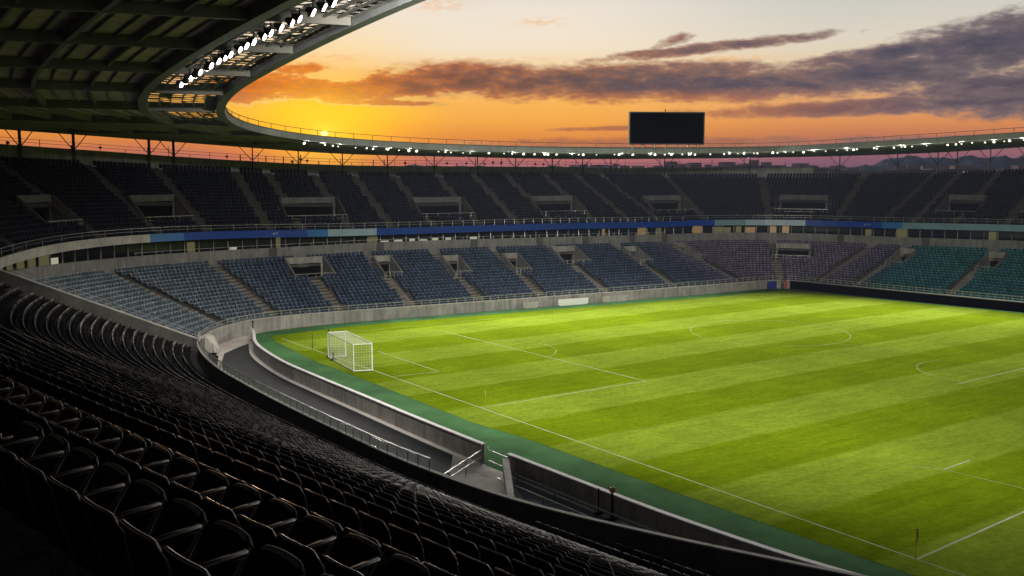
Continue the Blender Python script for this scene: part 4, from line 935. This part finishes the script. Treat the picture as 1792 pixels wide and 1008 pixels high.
flag('faint yellow flag beside the goal line at the penalty box corner', -2.0, 69.2, 1.3, M['yellow'])

# ------------------------------------------------------------------ clutter round the gap in the barrier
def at_b(s, o, z=0.): x, y = BC.at(s, o); return Vector((float(x), float(y), z))
g0 = at_b(b_gap0, 0); g1 = at_b(b_gap1, 0)
e = empty('access_gate', tuple(at_b(b_gap0 - 3, -2)), 'long thin pale bar gate across the road at the gap in the barrier', 'gate')
p0 = at_b(b_gap0 - .2, -.35, .95); p1 = Vector((-4.2, 49.4, .95))
w = MB(); w.bar(p0, p1, .07); w.bar(p0 - Vector((0, 0, .4)), p1 - Vector((0, 0, .4)), .045); part(w, 'rail', M['rail'], e)
for f in (0., .35, .7, 1.): q = p0.lerp(p1, f); w = MB(); w.bar((q.x, q.y, 0), (q.x, q.y, .95), .05); part(w, 'post', M['rail_dark'], e)
e = empty('gap_gate', tuple(g0), 'low green gate frame in the gap between the two barriers', 'gate')
w = MB(); w.bar((g0.x, g0.y, 0), (g0.x, g0.y, 1.1), .05); w.bar((g1.x, g1.y, 0), (g1.x, g1.y, 1.1), .05); w.bar((g0.x, g0.y, .95), (g1.x, g1.y, .95), .045); w.bar((g0.x, g0.y, .3), (g1.x, g1.y, .3), .035); part(w, 'frame', M['rail'], e)
e = empty('cross_wall', (.2, 48.7, 0), 'short dark concrete cross wall behind the second barrier', 'wall')
w = MB(); a = at_b(b_gap1 + .3, -.45); b = Vector((.0, 45.6, 0)); w.bar((a.x, a.y, .5), (b.x, b.y, .5), .3, 1.04); part(w, 'wall_panel', M['concrete'], e)
w = MB(); w.bar((a.x, a.y, 1.055), (b.x, b.y, 1.055), .36, .06); part(w, 'coping', M['concrete_pale'], e)
e = empty('pipe_rail', (5, 44, 0), 'pair of long thin pale pipes running along the grey floor behind the barrier', 'railing')
for o, h in ((-.9, .55), (-1.7, .35)):
    w = MB(); L_ = np.arange(b_gap1 + 1.2, b_gap1 + 22, .8); w.sweep(BC, L_, [(o - .03, h), (o + .03, h), (o + .03, h + .06), (o - .03, h + .06)]); part(w, 'pipe', M['rail'], e)
    for u in L_[1::4]: q = at_b(u, o); w = MB(); w.bar((q.x, q.y, 0), (q.x, q.y, h), .05); part(w, 'stand', M['rail_dark'], e)
e = empty('cable_reel', (.9, 44.9, 0), 'grey cable drum lying by the dark wall right of the pale pad', 'reel')
w = MB(); w.tube((1.25, 44.6, .45), (1.65, 44.35, .45), .2, 14); part(w, 'drum', M['rail_dark'], e)
for a in ((1.22, 44.62), (1.66, 44.34)): w = MB(); w.tube((a[0], a[1], .45), (a[0] + .05, a[1] - .03, .45), .45, 20); part(w, 'flange', M['concrete_pale'], e)
pole('warning_post', 'dark post with an orange lamp head against the lower right barrier', *(at_b(near_s(BC, 5.2, 46.6), -.35)[:2]), 1.55, .07, M['black'], 'post', True, M['orange'])
pole('warning_post', 'plain dark post left of the orange-headed one at the barrier', *(at_b(near_s(BC, 4.6, 47.4), -.35)[:2]), 1.35, .05, M['black'], 'post', True)
def bin_(label, x, y, h, r, m):
    e = empty('wheeled_bin', (x, y, 0), label, 'bin'); w = MB(); w.hexa([(x - r * .8, y - r * .7, .08), (x + r * .8, y - r * .7, .08), (x + r * .8, y + r * .7, .08), (x - r * .8, y + r * .7, .08), (x - r, y - r, h), (x + r, y - r, h), (x + r, y + r, h), (x - r, y + r, h)]); part(w, 'body', m, e)
    w = MB(); w.box((x, y, h + .04), (r * 2.15, r * 2.15, .08)); w.box((x, y - r, h + .05), (r, .08, .1)); part(w, 'lid', M['black'], e)
    for k in (-1, 1): w = MB(); w.tube((x + k * r * .8, y + r * .6, .1), (x + k * r * .95, y + r * .6, .1), .1, 10); part(w, 'wheel', M['black'], e)
bin_('black wheeled bin, larger one beside the curved wall left of the road', -26.3, 82.6, 1.15, .34, M['black'])
bin_('grey wheeled bin just beyond the black one left of the road', -27.0, 84.6, 1.05, .3, M['rail_dark'])
e = empty('concrete_buttress', (-29., 90.5, 0), 'pale concrete buttress standing against the left curved wall', 'wall')
w = MB(); w.hexa([(-29.3, 89.6, 0), (-28.1, 89.4, 0), (-28.3, 91.6, 0), (-29.5, 91.6, 0), (-29.3, 89.6, 1.75), (-28.9, 89.5, 1.5), (-29.0, 91.6, 1.5), (-29.5, 91.6, 1.75)]); part(w, 'block', M['concrete_pale'], e)
pole('marker_post', 'dark post with a small bracket where the barrier meets the left wall', -26.9, 97.8, 1.9, .07, M['black'], 'post', True, M['rail_dark'])
pole('marker_post', 'thin grey post on the pale paving left of the road', -28.2, 88.6, 1.3, .04, M['rail_dark'], 'post')

# ------------------------------------------------------------------ city and hills beyond the roof gap
nb = 0
def house(az, dist, wd, h, rz, m, label):
    global nb
    x, y = dist * math.sin(math.radians(az)), dist * math.cos(math.radians(az)); e = empty('city_building', (x, y, -4), label, 'building', 'city buildings beyond the stadium')
    w = MB(); w.box((x, y, -4 + h / 2), (wd, wd * .6, h), rz); part(w, 'wall', m, e)
    w = MB(); w.box((x, y, -4 + h + .35), (wd + .4, wd * .6 + .4, .7), rz); part(w, 'roof', M['building'], e)
    w = MB(); w.box((x + wd * .15, y, -4 + h + 2.0), (wd * .3, wd * .25, 2.6), rz); part(w, 'plant_room', M['building_pale'], e)
    w = MB(); w.bar((x - wd * .2, y, -4 + h + .7), (x - wd * .2, y, -4 + h + 4.5), .3); part(w, 'aerial', M['building'], e)
    w = MB(); ca, sa = math.cos(rz), math.sin(rz)
    for j in range(int(h / 3.2)):
        for i in range(int(wd / 3)):
            if random.random() < .16:
                a = -wd / 2 + 1.5 + i * 3; q = -wd * .3 - .06; w.box((x + ca * a - sa * q, y + sa * a + ca * q, -4 + 1.8 + j * 3.2), (1.5, .05, 1.4), rz)
    if w.v: part(w, 'window', M['lit_pale'], e)
hs = []
for i in range(26):
    az = 3.4 + i * .62 + random.uniform(-.15, .15); dist = random.uniform(420, 900); hs.append((az, dist))
hs += [(21.6 + i * .75, random.uniform(500, 900)) for i in range(9)]
for i, (az, dist) in enumerate(sorted(hs)):
    hh = 21.4 + dist * math.tan(math.radians(random.uniform(-.06, .22) if az < 20.5 else random.uniform(-.1, .1)))
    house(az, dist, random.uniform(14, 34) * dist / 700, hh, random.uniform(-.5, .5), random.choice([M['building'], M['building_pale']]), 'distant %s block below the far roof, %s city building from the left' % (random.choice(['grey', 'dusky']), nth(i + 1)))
hl = MB(); prev = None
for layer, (D0, H0, a0, a1) in enumerate(((1250, 30, 16.5, 40), (1750, 43, 17.5, 42), (2200, 27, -34, 20))):
    az = np.radians(np.arange(a0, a1, .15)); n = len(az); rg = np.random.default_rng(layer + 3); ph = rg.random(8) * 6
    prof = H0 * (np.clip((np.degrees(az) - a0) / 6, 0, 1) ** .7) * (1 + .12 * np.sin(az * 40 + ph[0]) + .07 * np.sin(az * 95 + ph[1])) + 2.2 * rg.random(n) + 1.5 * np.sin(az * 260 + ph[2])
    rows = []
    for f, k in ((-130, 0.), (-60, .55), (0, 1.), (90, .6), (170, 0.)): rows.append(np.c_[(D0 + f) * np.sin(az), (D0 + f) * np.cos(az), -4.2 + (prof + 4) * k * (1 if k < 1 else 1)])
    V_ = np.concatenate(rows); F_ = [(r_ * n + i, r_ * n + i + 1, (r_ + 1) * n + i + 1, (r_ + 1) * n + i) for r_ in range(4) for i in range(n - 1)]; hl.add(V_, F_)
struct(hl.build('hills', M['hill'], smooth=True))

# ------------------------------------------------------------------ evening air between here and the hills
hz = MB(); hz.hexa([(x, y, z) for z in (-5, 56) for x, y in ((-1900, -400), (1900, -400), (1900, 2480), (-1900, 2480))])
hm = bpy.data.materials.new('haze'); hm.use_nodes = True; hn = hm.node_tree; hn.nodes.clear(); ho = hn.nodes.new('ShaderNodeOutputMaterial'); hp = hn.nodes.new('ShaderNodeVolumePrincipled')
hp.inputs['Density'].default_value = HAZE; hp.inputs['Color'].default_value = (.55, .68, 1., 1); hp.inputs['Anisotropy'].default_value = .2; hn.links.new(hp.outputs[0], ho.inputs['Volume'])
h_ = hz.build('haze', hm); h_['kind'] = 'stuff'
